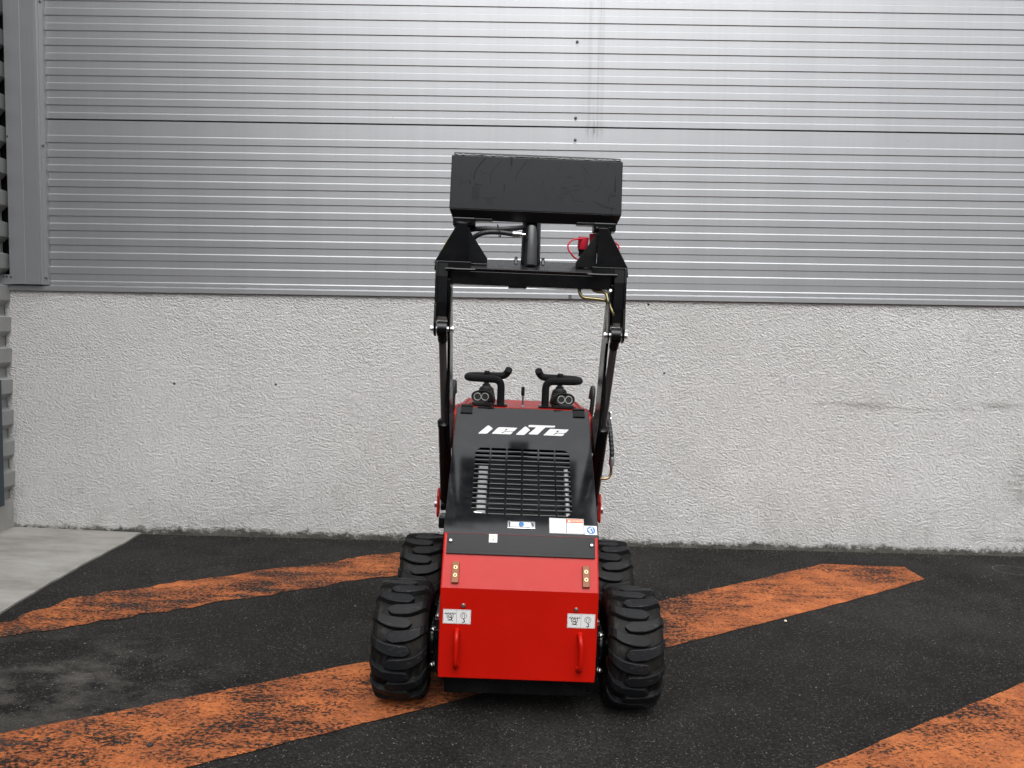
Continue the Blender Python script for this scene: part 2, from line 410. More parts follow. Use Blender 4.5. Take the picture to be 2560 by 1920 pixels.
P = [(-3.05, 2.99)]+jag((-2.314, 3.459), (-.648, 4.593), 34, .022)+[(.12, 5.07), (-.74, 5.08)]+jag((-.74, 5.08), (-1.94, 4.254), 26, .022)+jag((-1.94, 4.254), (-2.30, 3.97), 8, .03)+jag((-2.30, 3.97), (-2.42, 3.60), 6, .03)+[(-3.1, 3.16)]
o = tag(obj('painted_stripe', sheet(P, .004), 'orange_paint'), 'most faded orange stripe between the concrete slab and the rear wheel', 'road marking', 'orange ground stripes'); o['wear'] = -.05
P = [(1.139-dx*1.5, 2.63-dy*1.5)]+[(1.139-dx*1.5+.27, 2.63-dy*1.5-.42)]+jag((1.409, 2.21), (4.9, 4.43), 40, .006)+jag((4.63, 4.85), (2.374, 3.401), 30, .006)+jag((2.374, 3.401), (1.139, 2.63), 20, .005)
o = tag(obj('painted_stripe', sheet(P, .004), 'orange_paint'), 'orange stripe at the lower right corner in front of the loader', 'road marking', 'orange ground stripes'); o['wear'] = -.005

# concrete slab that ramps up to the left
bm = B()
def cz(x, y): 
    k = max(0, -2.55-x)
    return wz(x, y)+.010+.022*min(k, 2.5)*max(0, min(1, (y-3.2)/2.2))
ny, nx = 40, 12
rows = []
for j in range(ny+1):
    y = 2.2+(WALL_Y+.02-2.2)*j/ny
    xr = -2.405+(-2.597+2.405)*(y-2.2)/3.2 + random.uniform(-.005, .005)
    rows.append([bm.verts.new((-6+(xr+6)*i/nx, y, cz(-6+(xr+6)*i/nx, y))) for i in range(nx+1)])
for j in range(ny):
    for i in range(nx): bm.faces.new((rows[j][i], rows[j][i+1], rows[j+1][i+1], rows[j+1][i]))
edge = [r[-1] for r in rows]; low = [bm.verts.new((v.co.x+.004, v.co.y, v.co.z-.05)) for v in edge]
for j in range(ny): bm.faces.new((edge[j], low[j], low[j+1], edge[j+1]))
tag(obj('concrete_slab', bm, 'concrete_slab_mat'), None, kind='structure')

# ------------------------------------------------------------------ warehouse wall (level building on sloping ground)
BETA = .0229
BM = Matrix.Translation((0, WALL_Y, CAM_H)) @ Matrix.Rotation(-BETA, 4, 'Y') @ Matrix.Translation((0, 0, -CAM_H))
house = empty('warehouse_wall'); house.matrix_world = BM
tag(house, 'silver ribbed metal clad wall above a white rendered plinth', 'wall')
XL, XR = -3.238, 9.0
def panel(z0, z1, lights):
    bm = B(); prof = []
    # raised band sits between an upward ledge (light) and a downward ledge (dark), 5 mm proud
    prof.append((z0, 0.0))
    ev = sorted([(z, 1) for z in lights] + [(z-.0495, 0) for z in lights])
    ev = [e for e in ev if z0+.012 < e[0] < z1-.012]
    state = ev[0][1]   # going upward: a dark ledge starts a raised band, a light ledge ends it
    cur = .0055 if state == 1 else 0.0
    prof = [(z0, cur)]
    for z, k in ev:
        nxt = 0.0 if k == 1 else .0055
        hb_ = .0036 if k == 1 else .0026
        prof += [(z-hb_, cur), (z+hb_, nxt)]; cur = nxt
    prof.append((z1, cur))
    prof = [(-.0-d, z) for z, d in prof]          # y toward the camera is negative
    xs_ = [XL, XL+.02]+[XL+1.5*i for i in range(1, 8)]+[XR]
    vv = [[bm.verts.new((x, y, z)) for y, z in prof] for x in xs_]
    for a, b in zip(vv[:-1], vv[1:]):
        for i in range(len(prof)-1): bm.faces.new((a[i], b[i], b[i+1], a[i+1]))
    # returns into the joint
    for row_i, dz in ((0, -1), (-1, 1)):
        e = [v[row_i] for v in vv]; q = [bm.verts.new((v.co.x, .05, v.co.z)) for v in e]
        for i in range(len(e)-1): bm.faces.new((e[i], e[i+1], q[i+1], q[i]))
    return obj('cladding_panel', bm, 'silver_cladding', house)
panel(1.762, 2.9075, [1.8055+.0998*i for i in range(11)])
panel(2.9165, 4.062, [2.958+.0998*i for i in range(11)])
panel(4.071, 5.217, [4.113+.0998*i for i in range(11)])
bm = B(); box(bm, -4.4, XR, .05, .30, 1.70, 5.22); obj('panel_core', bm, 'void_black', house)
# base flashing
bm = B(); prism(bm, [(-.030, 1.735), (-.030, 1.7685), (-.004, 1.777), (.04, 1.777), (.04, 1.735)], -3.556, XR); obj('base_flashing', bm, 'grey_trim', house, bevel=.0015)
bm = B(); box(bm, .385-.011, .385+.011, -.0335, -.028, 1.737, 1.764); obj('flashing_joint', bm, 'screw_dark', house)
# corner flashing: folded sheet
bm = B()
prof = [(-3.490, -.052), (-3.473, -.052), (-3.4725, -.060), (-3.452, -.060), (-3.450, -.066), (-3.375, -.066), (-3.3735, -.0635), (-3.277, -.066), (-3.2755, -.042), (-3.262, -.042), (-3.2605, -.034), (-3.236, -.032), (-3.236, -.002), (-3.49, .02)]
a = [bm.verts.new((x, y, 1.777)) for x, y in prof]; b = [bm.verts.new((x, y, 5.3)) for x, y in prof]
n = len(prof)
for i in range(n): bm.faces.new((a[i], a[(i+1) % n], b[(i+1) % n], b[i]))
bm.faces.new(a); bm.faces.new(b)
obj('corner_flashing', bm, 'grey_trim', house)
bm = B(); box(bm, -3.562, -3.478, -.050, -.040, 1.774, 1.842); obj('flashing_tab', bm, 'grey_trim', house, bevel=.001)
def screw(x, y, z, r=.0085):
    bm = B(); lathe(bm, (x, y+.001, z), (0, -1, 0), [(0, r*1.25), (.002, r*1.25), (.003, r*.8), (.008, r*.75), (.009, r*.4)], 10)
    obj('screw', bm, 'screw_dark', house, smooth=True)
for z in (3.4845, 2.9753, 2.8266, 1.86, 3.985, 4.15): screw(.400, -.003, z)
for x, z in ((-3.249, 3.685), (-3.249, 2.725), (-3.249, 1.824), (-3.482, 1.824), (-3.482, 2.78), (-3.533, 1.829), (-3.512, 1.829)): screw(x, -.036 if x > -3.3 else -.052, z, .0065)
# plinth with a slightly uneven foot and corner
bm = B()
nz = 12; nxp = 50
zs = [-.20+(1.735+.20)*j/nz for j in range(nz+1)]
gr = []
for j, z in enumerate(zs):
    row = []
    for i in range(nxp+1):
        x = -3.556+(XR+3.556)*i/nxp
        if i == 0: x += random.uniform(-.004, .004) - (.07 if z < .15 else 0)*max(0, (.15-z)/.15)
        row.append(bm.verts.new((x, -.012+random.uniform(-.0015, .0015), z)))
    gr.append(row)
for j in range(nz):
    for i in range(nxp): bm.faces.new((gr[j][i], gr[j][i+1], gr[j+1][i+1], gr[j+1][i]))
back = [bm.verts.new((r[0].co.x, .2, r[0].co.z)) for r in gr]
for j in range(nz): bm.faces.new((gr[j][0], gr[j+1][0], back[j+1], back[j]))
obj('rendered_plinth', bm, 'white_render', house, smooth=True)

# ------------------------------------------------------------------ neighbouring shed, its side wall meets the corner
shed = empty('shed_wall'); shed.matrix_world = BM
tag(shed, 'grey trapezoidal sheet wall meeting the corner at the left edge', 'wall')
bm = B(); X0 = -3.565; pitch = .2165; prof = []
z = .27
while z < 6.2:
    prof += [(X0, z), (X0, z+.055), (X0+.046, z+.098), (X0+.052, z+.195), (X0+.004, z+.208)]
    z += pitch
ysh = [-.006, -.03, -.4, -1.5, -3, -5, -6.5]
vv = [[bm.verts.new((x, y, z)) for x, z in prof] for y in ysh]
for a, b in zip(vv[:-1], vv[1:]):
    for i in range(len(prof)-1): bm.faces.new((a[i], a[i+1], b[i+1], b[i]))
obj('corrugated_sheet', bm, 'grey_corrugated', shed)
bm = B(); box(bm, X0-.3, X0-.004, -6.5, .0, -.2, 6.2); obj('shed_core', bm, 'concrete_grey', shed)
bm = B(); prism_pts = [(X0-.01, -.2), (X0+.035, -.2), (X0+.03, .25), (X0-.01, .27)]
a = [bm.verts.new((x, -.010, z)) for x, z in prism_pts]; b = [bm.verts.new((x, -6.5, z)) for x, z in prism_pts]
for i in range(4): bm.faces.new((a[i], a[(i+1) % 4], b[(i+1) % 4], b[i]))
bm.faces.new(a); bm.faces.new(b); obj('shed_footing', bm, 'concrete_grey', shed)
bm = B(); box(bm, X0+.056, X0+.075, -.50, -.170, .25, 1.12); obj('door_post', bm, 'dark_post', shed, bevel=.003)
for k in range(12):
    bm = B(); lathe(bm, (X0-.001, -.055, 1.74-.03+pitch*(k-6)*1.0+.02), (1, 0, 0), [(0, .011), (.004, .011), (.006, .007), (.012, .006)], 10)
    obj('screw', bm, 'screw_dark', shed, smooth=True)

# ------------------------------------------------------------------ hall across the yard, behind the camera (seen only in reflections)
hall = empty('opposite_hall', (2, -13.0, 0)); tag(hall, 'dark clad hall across the yard, mirrored in the glossy paint', 'building')
simple('hall_clad', (.055, .058, .062), .6, 0, wear=.3); simple('hall_door', (.10, .105, .11), .5); simple('hall_glass', (.02, .025, .03), .1)
bm = B(); prism(bm, [(0, -.2), (0, 4.6), (-7, 6.2), (-14, 4.6), (-14, -.2)], -19, 19); obj('hall_body', bm, 'hall_clad', hall)
for x in (-12, -4, 6, 13):
    bm = B(); box(bm, x-1.7, x+1.7, .002, .06, 0, 3.4); dr = obj('roller_door', bm, 'hall_door', hall)
    for k in range(8):
        bm = B(); box(bm, x-1.68, x+1.68, .062, .085, .1+.4*k, .42+.4*k); obj('door_slat', bm, 'hall_door', dr)
for x in (-16, -8, 1, 9.5, 16.5):
    bm = B(); box(bm, x-.8, x+.8, .003, .03, 2.6, 3.7); obj('window', bm, 'hall_glass', hall)
bm = B(); box(bm, -19.2, 19.2, -.05, .25, 4.45, 4.62); obj('gutter', bm, 'hall_door', hall)

# ------------------------------------------------------------------ pebbles on the ground
def pebble(name, x, y, r, mat, label, sx=1.0):
    bm = B(); bmesh.ops.create_icosphere(bm, subdivisions=2, radius=r)
    for v in bm.verts:
        v.co *= 1+random.uniform(-.14, .14); v.co.x *= sx; v.co.z *= .75
    o = obj(name, bm, mat, smooth='all'); o.location = (x, y, wz(x, y)+.004+r*.55); tag(o, label, 'pebble')
pebble('pebble', -1.214, 2.596, .0105, 'stone_dark', 'small black stone lying on the lower left orange stripe')
pebble('pebble', 1.516, 4.044, .008, 'stone_pale', 'tiny pale pebble on the asphalt just below the right stripe')

# loose grit on the asphalt, thickest along the foot of the wall
rg = random.Random(11); bm = B()
for k in range(900):
    if k < 520: x = rg.uniform(-2.5, 6); y = WALL_Y-.02-abs(rg.gauss(0, .05))
    else: x = rg.uniform(-4, 5); y = rg.uniform(1.8, 5.2)
    r = rg.uniform(.0012, .0034) if k < 880 else rg.uniform(.003, .006)
    c0 = Vector((x, y, wz(x, y)+.004+r*.4)); vs_ = []
    for a_, b_, h_ in ((0, 1, -.4), (2.1, 1, -.4), (4.2, 1, -.4), (1.0, .8, .6), (3.2, .8, .6), (5.2, .8, .6)):
        q_ = a_+rg.uniform(-.4, .4); vs_.append(bm.verts.new(c0+Vector((math.cos(q_)*r*b_*rg.uniform(.8, 1.6), math.sin(q_)*r*b_, h_*r))))
    for f in ((0, 1, 2), (3, 5, 4), (0, 3, 1), (1, 3, 4), (1, 4, 2), (2, 4, 5), (2, 5, 0), (0, 5, 3)): bm.faces.new([vs_[i_] for i_ in f])
simple('grit_mat', (.17, .16, .145), .9, wear=.8)
tag(obj('grit', bm, 'grit_mat'), 'loose grit scattered over the asphalt', kind='stuff')
# ring scratched into the asphalt near the wall on the right
bm = B(); ri = []
for k in range(49):
    a_ = R_(-20)+R_(330)*k/48; w_ = .0035+.002*math.sin(k*1.7)
    ri.append([bm.verts.new((3.387+(.115+e_*w_)*math.cos(a_), 5.058+(.105+e_*w_)*math.sin(a_), wz(3.387, 5.058)+.0045+.0137*.115*math.cos(a_)*.8)) for e_ in (-1, 1)])
for a_, b_ in zip(ri[:-1], ri[1:]): bm.faces.new((a_[0], a_[1], b_[1], b_[0]))
simple('scratch_grey', (.06, .058, .054), .9)
tag(obj('scratched_ring', bm, 'scratch_grey'), 'faint grey ring scratched into the asphalt near the right edge', 'ground mark')

# ------------------------------------------------------------------ the loader
MX, MY, MYAW = .0609, 3.0659, .0076
L = empty('mini_loader', (MX, MY, 0), MYAW)
tag(L, 'red and black compact wheel loader with its lift arms raised', 'loader')
X0 = -.004           # the body sits a few millimetres off the axle centre

# hood frame: u across, v up the slope, n out of the sheet
H0 = Vector((0, -.138, .708)); H1 = Vector((0, .436, 1.149)); HL = (H1-H0).length
EV = (H1-H0)/HL; EN = Vector((0, -EV.z, EV.y))
def hp(u, v, n=0): return Vector((u, 0, 0)) + H0 + EV*v + EN*n
S0 = Vector((0, -.25, .535)); S1 = Vector((0, -.15, .710)); SV = (S1-S0).normalized(); SN = Vector((0, -SV.z, SV.y))
def sp(u, v, n=0): return Vector((u, 0, 0)) + S0 + SV*v + SN*n
def fp(u, z, n=0): return Vector((u, -.25-n, z))

# red front panel with the fold
bm = B(); prism(bm, [(-.25, .19), (-.25, .535), (-.148, .7135), (-.128, .7135), (-.226, .53), (-.226, .20), (-.05, .20), (-.05, .19)], X0-.295, X0+.295)
front = obj('front_panel', bm, 'red_paint', L, bevel=.004, seg=3)
# side panels, edge of the right one shows beside the black strip
for sgn in (-1, 1):
    bm = B(); xa = X0+sgn*.2965; xb = X0+sgn*.2885
    prism(bm, [(-.247, .21), (-.247, .533), (-.146, .712), (-.115, .712), (.435, 1.135), (.62, 1.150), (.86, 1.02), (.95, .80), (.95, .22)], min(xa, xb), max(xa, xb))
    obj('side_panel', bm, 'red_paint', L, bevel=.0015)
bm = B(); box(bm, X0-.285, X0+.285, -.20, 1.0, .155, .50); box(bm, X0-.27, X0+.27, .50, .94, .48, .95); box(bm, X0-.275, X0+.275, -.19, .96, .105, .156)  # lowest box added to block light passing under the body
obj('chassis', bm, 'black_steel', L, bevel=.004)
bm = B(); box(bm, X0-.288, X0+.288, .935, .955, .30, 1.02); obj('rear_panel', bm, 'red_paint', L, bevel=.004)
bm = B(); box(bm, X0-.25, X0+.25, .96, 1.30, .235, .262); box(bm, X0-.22, X0-.17, .94, 1.28, .20, .236); box(bm, X0+.17, X0+.22, .94, 1.28, .20, .236)
obj('operator_platform', bm, 'black_steel', L, bevel=.004)

# ---- hood
cols = [(-.2045, -.1435), (-.1365, -.0740), (-.0665, -.0070), (.0005, .0620), (.0695, .1325), (.1385, .1985)]
NR = 14; vtop, vbot = .4705, .1010; rp = (vtop-vbot)/NR
rows_v = [(vbot+rp*i+.0075, vbot+rp*(i+1)-.0015) for i in range(NR)]
us = sorted({X0-.3005, X0+.3005} | {e for c in cols for e in c}); vsl = sorted({0.0, HL} | {e for r in rows_v for e in r})
bm = B(); gv = {}
def gvx(i, j):
    if (i, j) not in gv: gv[(i, j)] = bm.verts.new(hp(us[i], vsl[j]))
    return gv[(i, j)]
for i in range(len(us)-1):
    for j in range(len(vsl)-1):
        uc = (us[i]+us[i+1])/2; vc = (vsl[j]+vsl[j+1])/2
        ci = [k for k, c in enumerate(cols) if c[0] < uc < c[1]]; rj = [k for k, r in enumerate(rows_v) if r[0] < vc < r[1]]
        q = [gvx(i, j), gvx(i+1, j), gvx(i+1, j+1), gvx(i, j+1)]
        if ci and rj:
            k, r = ci[0], rj[0]
            if r in (0, NR-1) and k in (0, 5):     # chamfered corner openings
                corner = {(0, 0): 0, (5, 0): 1, (5, NR-1): 2, (0, NR-1): 3}[(k, r)]
                fr = .0205
                c0 = q[corner].co; pa = q[(corner+1) % 4]; pb = q[(corner-1) % 4]
                uvx = {0: (1, 3), 1: (0, 2), 2: (3, 1), 3: (2, 0)}[corner]   # neighbour along u, along v
                nu = q[uvx[0]].co; along = bm.verts.new(c0+(nu-c0).normalized()*fr)
                bm.faces.new((q[corner], along, q[uvx[1]]))
            continue
        bm.faces.new(q)
bmesh.ops.recalc_face_normals(bm, faces=bm.faces)
for f in bm.faces:
    if f.normal.dot(EN) < 0: f.normal_flip()
ext = bmesh.ops.extrude_face_region(bm, geom=bm.faces[:])
for v in [g for g in ext['geom'] if isinstance(g, bmesh.types.BMVert)]: v.co -= EN*.0035
# folded edge all round
def slab(pts, n0, n1):
    a = [bm.verts.new(hp(u, v, n0)) for u, v in pts]; b = [bm.verts.new(hp(u, v, n1)) for u, v in pts]
    for i in range(len(a)): bm.faces.new((a[i], a[(i+1) % len(a)], b[(i+1) % len(a)], b[i]))
    bm.faces.new(a); bm.faces.new(b[::-1])
prism(bm, [tuple(hp(0, -.0006, .0008))[1:], tuple(hp(0, .004, -.004))[1:], (-.132, .692), (-.1405, .692)], X0-.3005, X0+.3005)
for sgn in (-1, 1):
    slab([(X0+sgn*.2975, .0005), (X0+sgn*.3012, .0005), (X0+sgn*.3012, HL), (X0+sgn*.2975, HL)], .0006, -.022)
hood = obj('hood', bm, 'black_paint', L)
bv = hood.modifiers.new('bevel', 'BEVEL'); bv.width = .0008; bv.segments = 1; bv.limit_method = 'ANGLE'; bv.angle_limit = R_(60)
# louvre lips pressed out of the lower edge of every opening
bm = B()
for k, (u0, u1) in enumerate(cols):
    for r, (v0, v1) in enumerate(rows_v):
        a_, b_ = u0, u1
        if r == 0 and k == 0: a_ += .021
        if r == 0 and k == 5: b_ -= .021
        q = [hp(a_+.0004, v0+.0006, -.0030), hp(b_-.0004, v0+.0006, -.0030), hp(b_-.0004, v0+.0034, -.0012), hp(a_+.0004, v0+.0034, -.0012)]
        loft(bm, q, [p-EN*.001 for p in q])
obj('louvre_lips', bm, 'lip_grey', hood)
# radiator behind the grille
bm = B(); slab_ = lambda u0, u1, v0, v1, n0, n1: loft(bm, [hp(u0, v0, n0), hp(u1, v0, n0), hp(u1, v1, n0), hp(u0, v1, n0)], [hp(u0, v0, n1), hp(u1, v0, n1), hp(u1, v1, n1), hp(u0, v1, n1)])
slab_(-.150, .205, .02, .60, -.075, -.14); obj('radiator_core', bm, 'void_black', L)
bm = B(); slab_(-.188, -.148, .06, .41, -.045, -.12); obj('radiator_tank', bm, 'alu', L, bevel=.004)
bm = B(); slab_(.176, .194, .09, .40, -.030, -.12); obj('radiator_frame', bm, 'alu', L, bevel=.003)
bm = B(); cyl(bm, hp(-.215, .145, -.04), hp(-.165, .140, -.04), .008); obj('radiator_fitting', bm, 'zinc', L, smooth=True)
bm = B(); slab_(-.28, .28, .02, .66, -.16, -.17); obj('engine_baffle', bm, 'void_black', L)
# hinges at the top of the hood
for uc in (X0-.255, X0+.255):
    bm = B()
    loft(bm, [hp(uc-.026, HL-.040, .0005), hp(uc+.026, HL-.040, .0005), hp(uc+.026, HL+.002, .0005), hp(uc-.026, HL+.002, .0005)],
         [hp(uc-.026, HL-.040, .0040), hp(uc+.026, HL-.040, .0040), hp(uc+.026, HL+.002, .0040), hp(uc-.026, HL+.002, .0040)])
    cyl(bm, hp(uc-.027, HL-.041, .004), hp(uc+.027, HL-.041, .004), .0035, n=10)
    cyl(bm, hp(uc-.027, HL+.004, .004), hp(uc+.027, HL+.004, .004), .006, n=10)
    obj('hinge', bm, 'black_steel', hood, bevel=.001)
bm = B(); loft(bm, [hp(-.21, HL-.006, .0006), hp(-.135, HL-.006, .0006), hp(-.135, HL+.004, .0006), hp(-.21, HL+.004, .0006)], [hp(-.21, HL-.006, .003), hp(-.135, HL-.006, .003), hp(-.135, HL+.004, .003), hp(-.21, HL+.004, .003)])
obj('edge_strip', bm, 'black_steel', hood)

# ---- flat print helpers
def poly(bm, fr, pts, n, th=.0004):
    """filled outline (may be concave) on a frame, with a hair of thickness"""
    vv = [bm.verts.new(fr(u, v, n)) for u, v in pts]
    f = bm.faces.new(vv)
    bmesh.ops.triangulate(bm, faces=[f])
def stroke(bm, fr, pts, wd, n, closed=False):
    P = [Vector((p[0], p[1])) for p in pts]
    if closed: P.append(P[0])
    for a, b in zip(P[:-1], P[1:]):
        d = (b-a)
        if d.length < 1e-6: continue
        d.normalize(); q = Vector((-d.y, d.x))*wd/2; e = d*wd*.3
        vv = [a-e+q, a-e-q, b+e-q, b+e+q]
        bm.faces.new([bm.verts.new(fr(p.x, p.y, n)) for p in vv])
def circ(c, r, n=20, a0=0, a1=2*math.pi, ry=None):
    return [(c[0]+r*math.cos(a0+(a1-a0)*i/n), c[1]+(ry or r)*math.sin(a0+(a1-a0)*i/n)) for i in range(n if abs(a1-a0-2*math.pi) < 1e-6 else n+1)]
def rect(u0, u1, v0, v1): return [(u0, v0), (u1, v0), (u1, v1), (u0, v1)]
def plate(fr, u0, u1, v0, v1, n0, n1, bm=None):
    bm = bm or B()
    loft(bm, [fr(u, v, n0) for u, v in rect(u0, u1, v0, v1)], [fr(u, v, n1) for u, v in rect(u0, u1, v0, v1)])
    return bm
def text(fr, body, u, v, size, n, mat, parent, sx=1.0, italic=0.0, bold=0.0):
    cu = bpy.data.curves.new('print', 'FONT'); cu.body = body; cu.size = size; cu.align_x = 'CENTER'; cu.align_y = 'CENTER'; cu.offset = bold
    to = bpy.data.objects.new('print', cu); sc.collection.objects.link(to)
    bpy.context.view_layer.update()
    me = bpy.data.meshes.new_from_object(to.evaluated_get(bpy.context.evaluated_depsgraph_get()))
    bpy.data.objects.remove(to)
    for vx in me.vertices:
        p = fr(u+vx.co.x*sx+vx.co.y*italic, v+vx.co.y, n); vx.co = p
    me.materials.clear(); me.materials.append(M[mat])
    o = bpy.data.objects.new('print', me); sc.collection.objects.link(o); o.parent = parent
    return o

# ---- maker's lettering on the hood
DEC = .0009
ell = [(-.1575, .6055), (-.1540, .6058), (-.1385, .5905), (-.1370, .5865), (-.1378, .5835), (-.1585, .5565), (-.1635, .5532), (-.1955, .5526), (-.1982, .5540), (-.1965, .5575), (-.1625, .6015)]
def letter(pts, du=0, dv=0):
    bm = B(); poly(bm, hp, [(u+du, v+dv) for u, v in pts], DEC); obj('letter', bm, 'logo_white', hood, recalc=False)
letter(ell); letter(ell, .1655, .0016)
def ee(du, dv):
    """lower-case slanted e: outline with a slit from the right and a small slanted eye"""
    bm = B()
    sl = .0245/.0345                                # slant, u per v
    def P(u, v): return (u+v*sl+du, .5555+v+dv)     # u measured on the base line
    # body split into bands so that the eye and the slit stay open
    def band(v0, v1, a0, b0, a1, b1): poly(bm, hp, [P(a0, v0), P(b0, v0), P(b1, v1), P(a1, v1)], DEC)
    W_ = .0845
    band(0, .0035, .0012, W_-.0015, 0, W_, )
    band(.0035, .0060, 0, W_, 0, W_)
    band(.0060, .0090, 0, .0395, 0, .0375); band(.0060, .0090, .0450, W_, .0450, W_)
    band(.0090, .0150, 0, .0395, 0, .0425); band(.0090, .0150, .0470, W_, .0505, W_-.001)
    band(.0150, .0182, 0, .0420, 0, .0460)
    band(.0182, .0225, 0, W_-.004, 0, W_)
    band(.0225, .0335, 0, .0405, 0, .0405); band(.0225, .0335, .0470, W_, .0470, W_)
    band(.0335, .0355, 0, W_, 0, W_)
    band(.0355, .0400, 0, W_, .001, W_)
    band(.0400, .0425, .001, W_, .004, W_-.003)
    obj('letter', bm, 'logo_white', hood, recalc=False)
ee(-.1405, -.0005); ee(.0880, .0012)
letter([(.0247, .6175), (.0275, .6190), (.1400, .6196), (.1424, .6175), (.1418, .6135), (.1376, .6095), (.1345, .6083), (.0990, .6068), (.0950, .6040), (.0681, .5657), (.0614, .5602), (.0249, .5595), (.0228, .5615), (.0245, .5650), (.0536, .5998), (.0545, .6038), (.0515, .6050), (.0243, .6047), (.0225, .6065), (.0222, .6120)])

# ---- stickers on the hood
def sticker(fr, u0, u1, v0, v1, n, parent, label=None):
    o = obj('sticker', plate(fr, u0, u1, v0, v1, .0003, n), 'sticker_white', parent)
    if label: o['label'] = label
    return o
st = sticker(hp, .1062, .2420, .0228, .0975, .0008, hood, 'white danger sticker with an orange header')
bm = B()
stroke(bm, hp, rect(.1085, .2397, .0250, .0953), .0009, .0011, True)
stroke(bm, hp, [(.1732, .025), (.1732, .0953)], .0022, .0012); stroke(bm, hp, [(.1745, .0770), (.2395, .0770)], .0011, .0012)
obj('print', bm, 'ink_black', st, recalc=False)
bm = B(); poly(bm, hp, rect(.1745, .2392, .0776, .0947), .0010); obj('print', bm, 'ink_orange', st, recalc=False)
bm = B(); poly(bm, hp, [(.1790, .0795), (.1900, .0795), (.1845, .0930)], .0012); obj('print', bm, 'sticker_white', st, recalc=False)
text(hp, 'DANGER', .2140, .0858, .0120, .0013, 'sticker_white', st, sx=1.05)
bm = B()
for k, (v, segs) in enumerate(((.0675, ((.180, .200), (.205, .222), (.225, .236))), (.056, ((.180, .192), (.196, .206), (.212, .228))), (.050, ((.180, .188), (.193, .210), (.214, .232))), (.044, ((.180, .198), (.203, .222), (.225, .236))))):
    for a_, b_ in segs: stroke(bm, hp, [(a_, v), (b_, v)], .0022 if k == 0 else .0013, .0011)
for a_, b_ in (((.118, .054), (.163, .052)), ((.118, .050), (.164, .048)), ((.128, .060), (.136, .070)), ((.136, .070), (.142, .062)), ((.146, .060), (.156, .060)), ((.156, .060), (.156, .071)), ((.147, .071), (.156, .071)), ((.124, .057), (.160, .056))):
    stroke(bm, hp, [a_, b_], .0013, .0011)
obj('print', bm, 'ink_grey', st, recalc=False)
st = sticker(hp, .2432, .2925, .0215, .0650, .0008, hood, 'white sticker with a round blue read-the-manual sign')
bm = B(); poly(bm, hp, circ((.2690, .0432), .0165, 28, ry=.0185), .0011); obj('print', bm, 'ink_blue', st, recalc=False)
bm = B(); poly(bm, hp, [(.2570, .0470), (.2640, .0520), (.2730, .0330), (.2660, .0290)], .0013); poly(bm, hp, [(.2630, .0535), (.2745, .0590), (.2760, .0560), (.2680, .0500)], .0013); stroke(bm, hp, [(.2735, .0545), (.2785, .0375)], .0028, .0013)
obj('print', bm, 'sticker_white', st, recalc=False)
# hood latch: bright paddle plate
la = obj('hood_latch', plate(hp, -.0578, .0506, .0380, .0712, .0002, .0050), 'chrome', hood, bevel=.001); la['label'] = 'bright metal paddle latch'
obj('paddle', plate(hp, -.0470, .0330, .0430, .0660, .0052, .0070), 'sticker_white', la, bevel=.002)
bm = B(); poly(bm, hp, rect(-.0525, -.0478, .0425, .0665), .0053); poly(bm, hp, [(.0330, .0650), (.0400, .0640), (.0452, .0560), (.0440, .0470), (.0405, .0450), (.0400, .0520), (.0365, .0580)], .0053)
stroke(bm, hp, [(-.0478, .0668), (.012, .0668)], .0010, .0053); stroke(bm, hp, [(-.0478, .0420), (.030, .0420)], .0014, .0053)
obj('recess', bm, 'ink_black', la, recalc=False)
bm = B(); lathe(bm, hp(-.004, .0545, .0070), EN, [(0, .0105), (.003, .0105), (.0035, .008), (.0036, .003)], 18); obj('lock_barrel', bm, 'ink_blue', la, smooth=True)  # blue reflection on the latch, put into the barrel's colour

# ---- black strip under the hood
strip = obj('intake_panel', plate(sp, X0-.2835, X0+.2835, .129, .208, .0008, .0060), 'satin_black', L, bevel=.0015)
obj('bottom_fold', plate(sp, X0-.2835, X0+.2835, .1275, .1405, .0061, .0085), 'satin_black', strip, bevel=.001)
def bolt(fr, u, v, r, h, mat, parent, n=.0):
    bm = B(); p = fr(u, v, n); q = fr(u, v, n+1); hexnut(bm, p, q-p, r, h); return obj('bolt', bm, mat, parent, bevel=.0006, seg=1)
for u in (-.2735, .2665):
    bm = B(); lathe(bm, sp(u, .177, .006), SN, [(0, .0088), (.002, .0088), (.0045, .007), (.006, .0035)], 18); obj('bolt', bm, 'chrome', strip, smooth=True)
st = sticker(sp, -.1272, -.0955, .1755, .2075, .0068, strip, 'small white sticker lettered T')
text(lambda u, v, n: sp(u, v, n), 'T', -.1112, .1840, .0125, .0072, 'ink_black', st, sx=1.1, bold=.0004)
bm = B(); poly(bm, sp, rect(-.1140, -.1080, .1960, .2040), .0071); stroke(bm, sp, [(-.1250, .176), (-.1250, .207)], .0006, .0071); obj('print', bm, 'ink_yellow', st, recalc=False)

# ---- brown rub blocks with brass screws
for u in (-.2475, .2438):
    rb = obj('rub_block', plate(sp, u-.0135, u+.0135, .0175, .0965, .0005, .0140), 'brown_block', L, bevel=.002)
    for v in (.0745, .0450):
        bm = B(); lathe(bm, sp(u, v, .0140), SN, [(0, .0075), (.0022, .0072), (.0024, .0046), (-.002, .0042)], 16); obj('bolt', bm, 'brass', rb, smooth=True)
        bm = B(); lathe(bm, sp(u, v, .0158), SN, [(0, .0042), (.0008, .0042)], 6); obj('bolt_socket', bm, 'ink_black', rb)

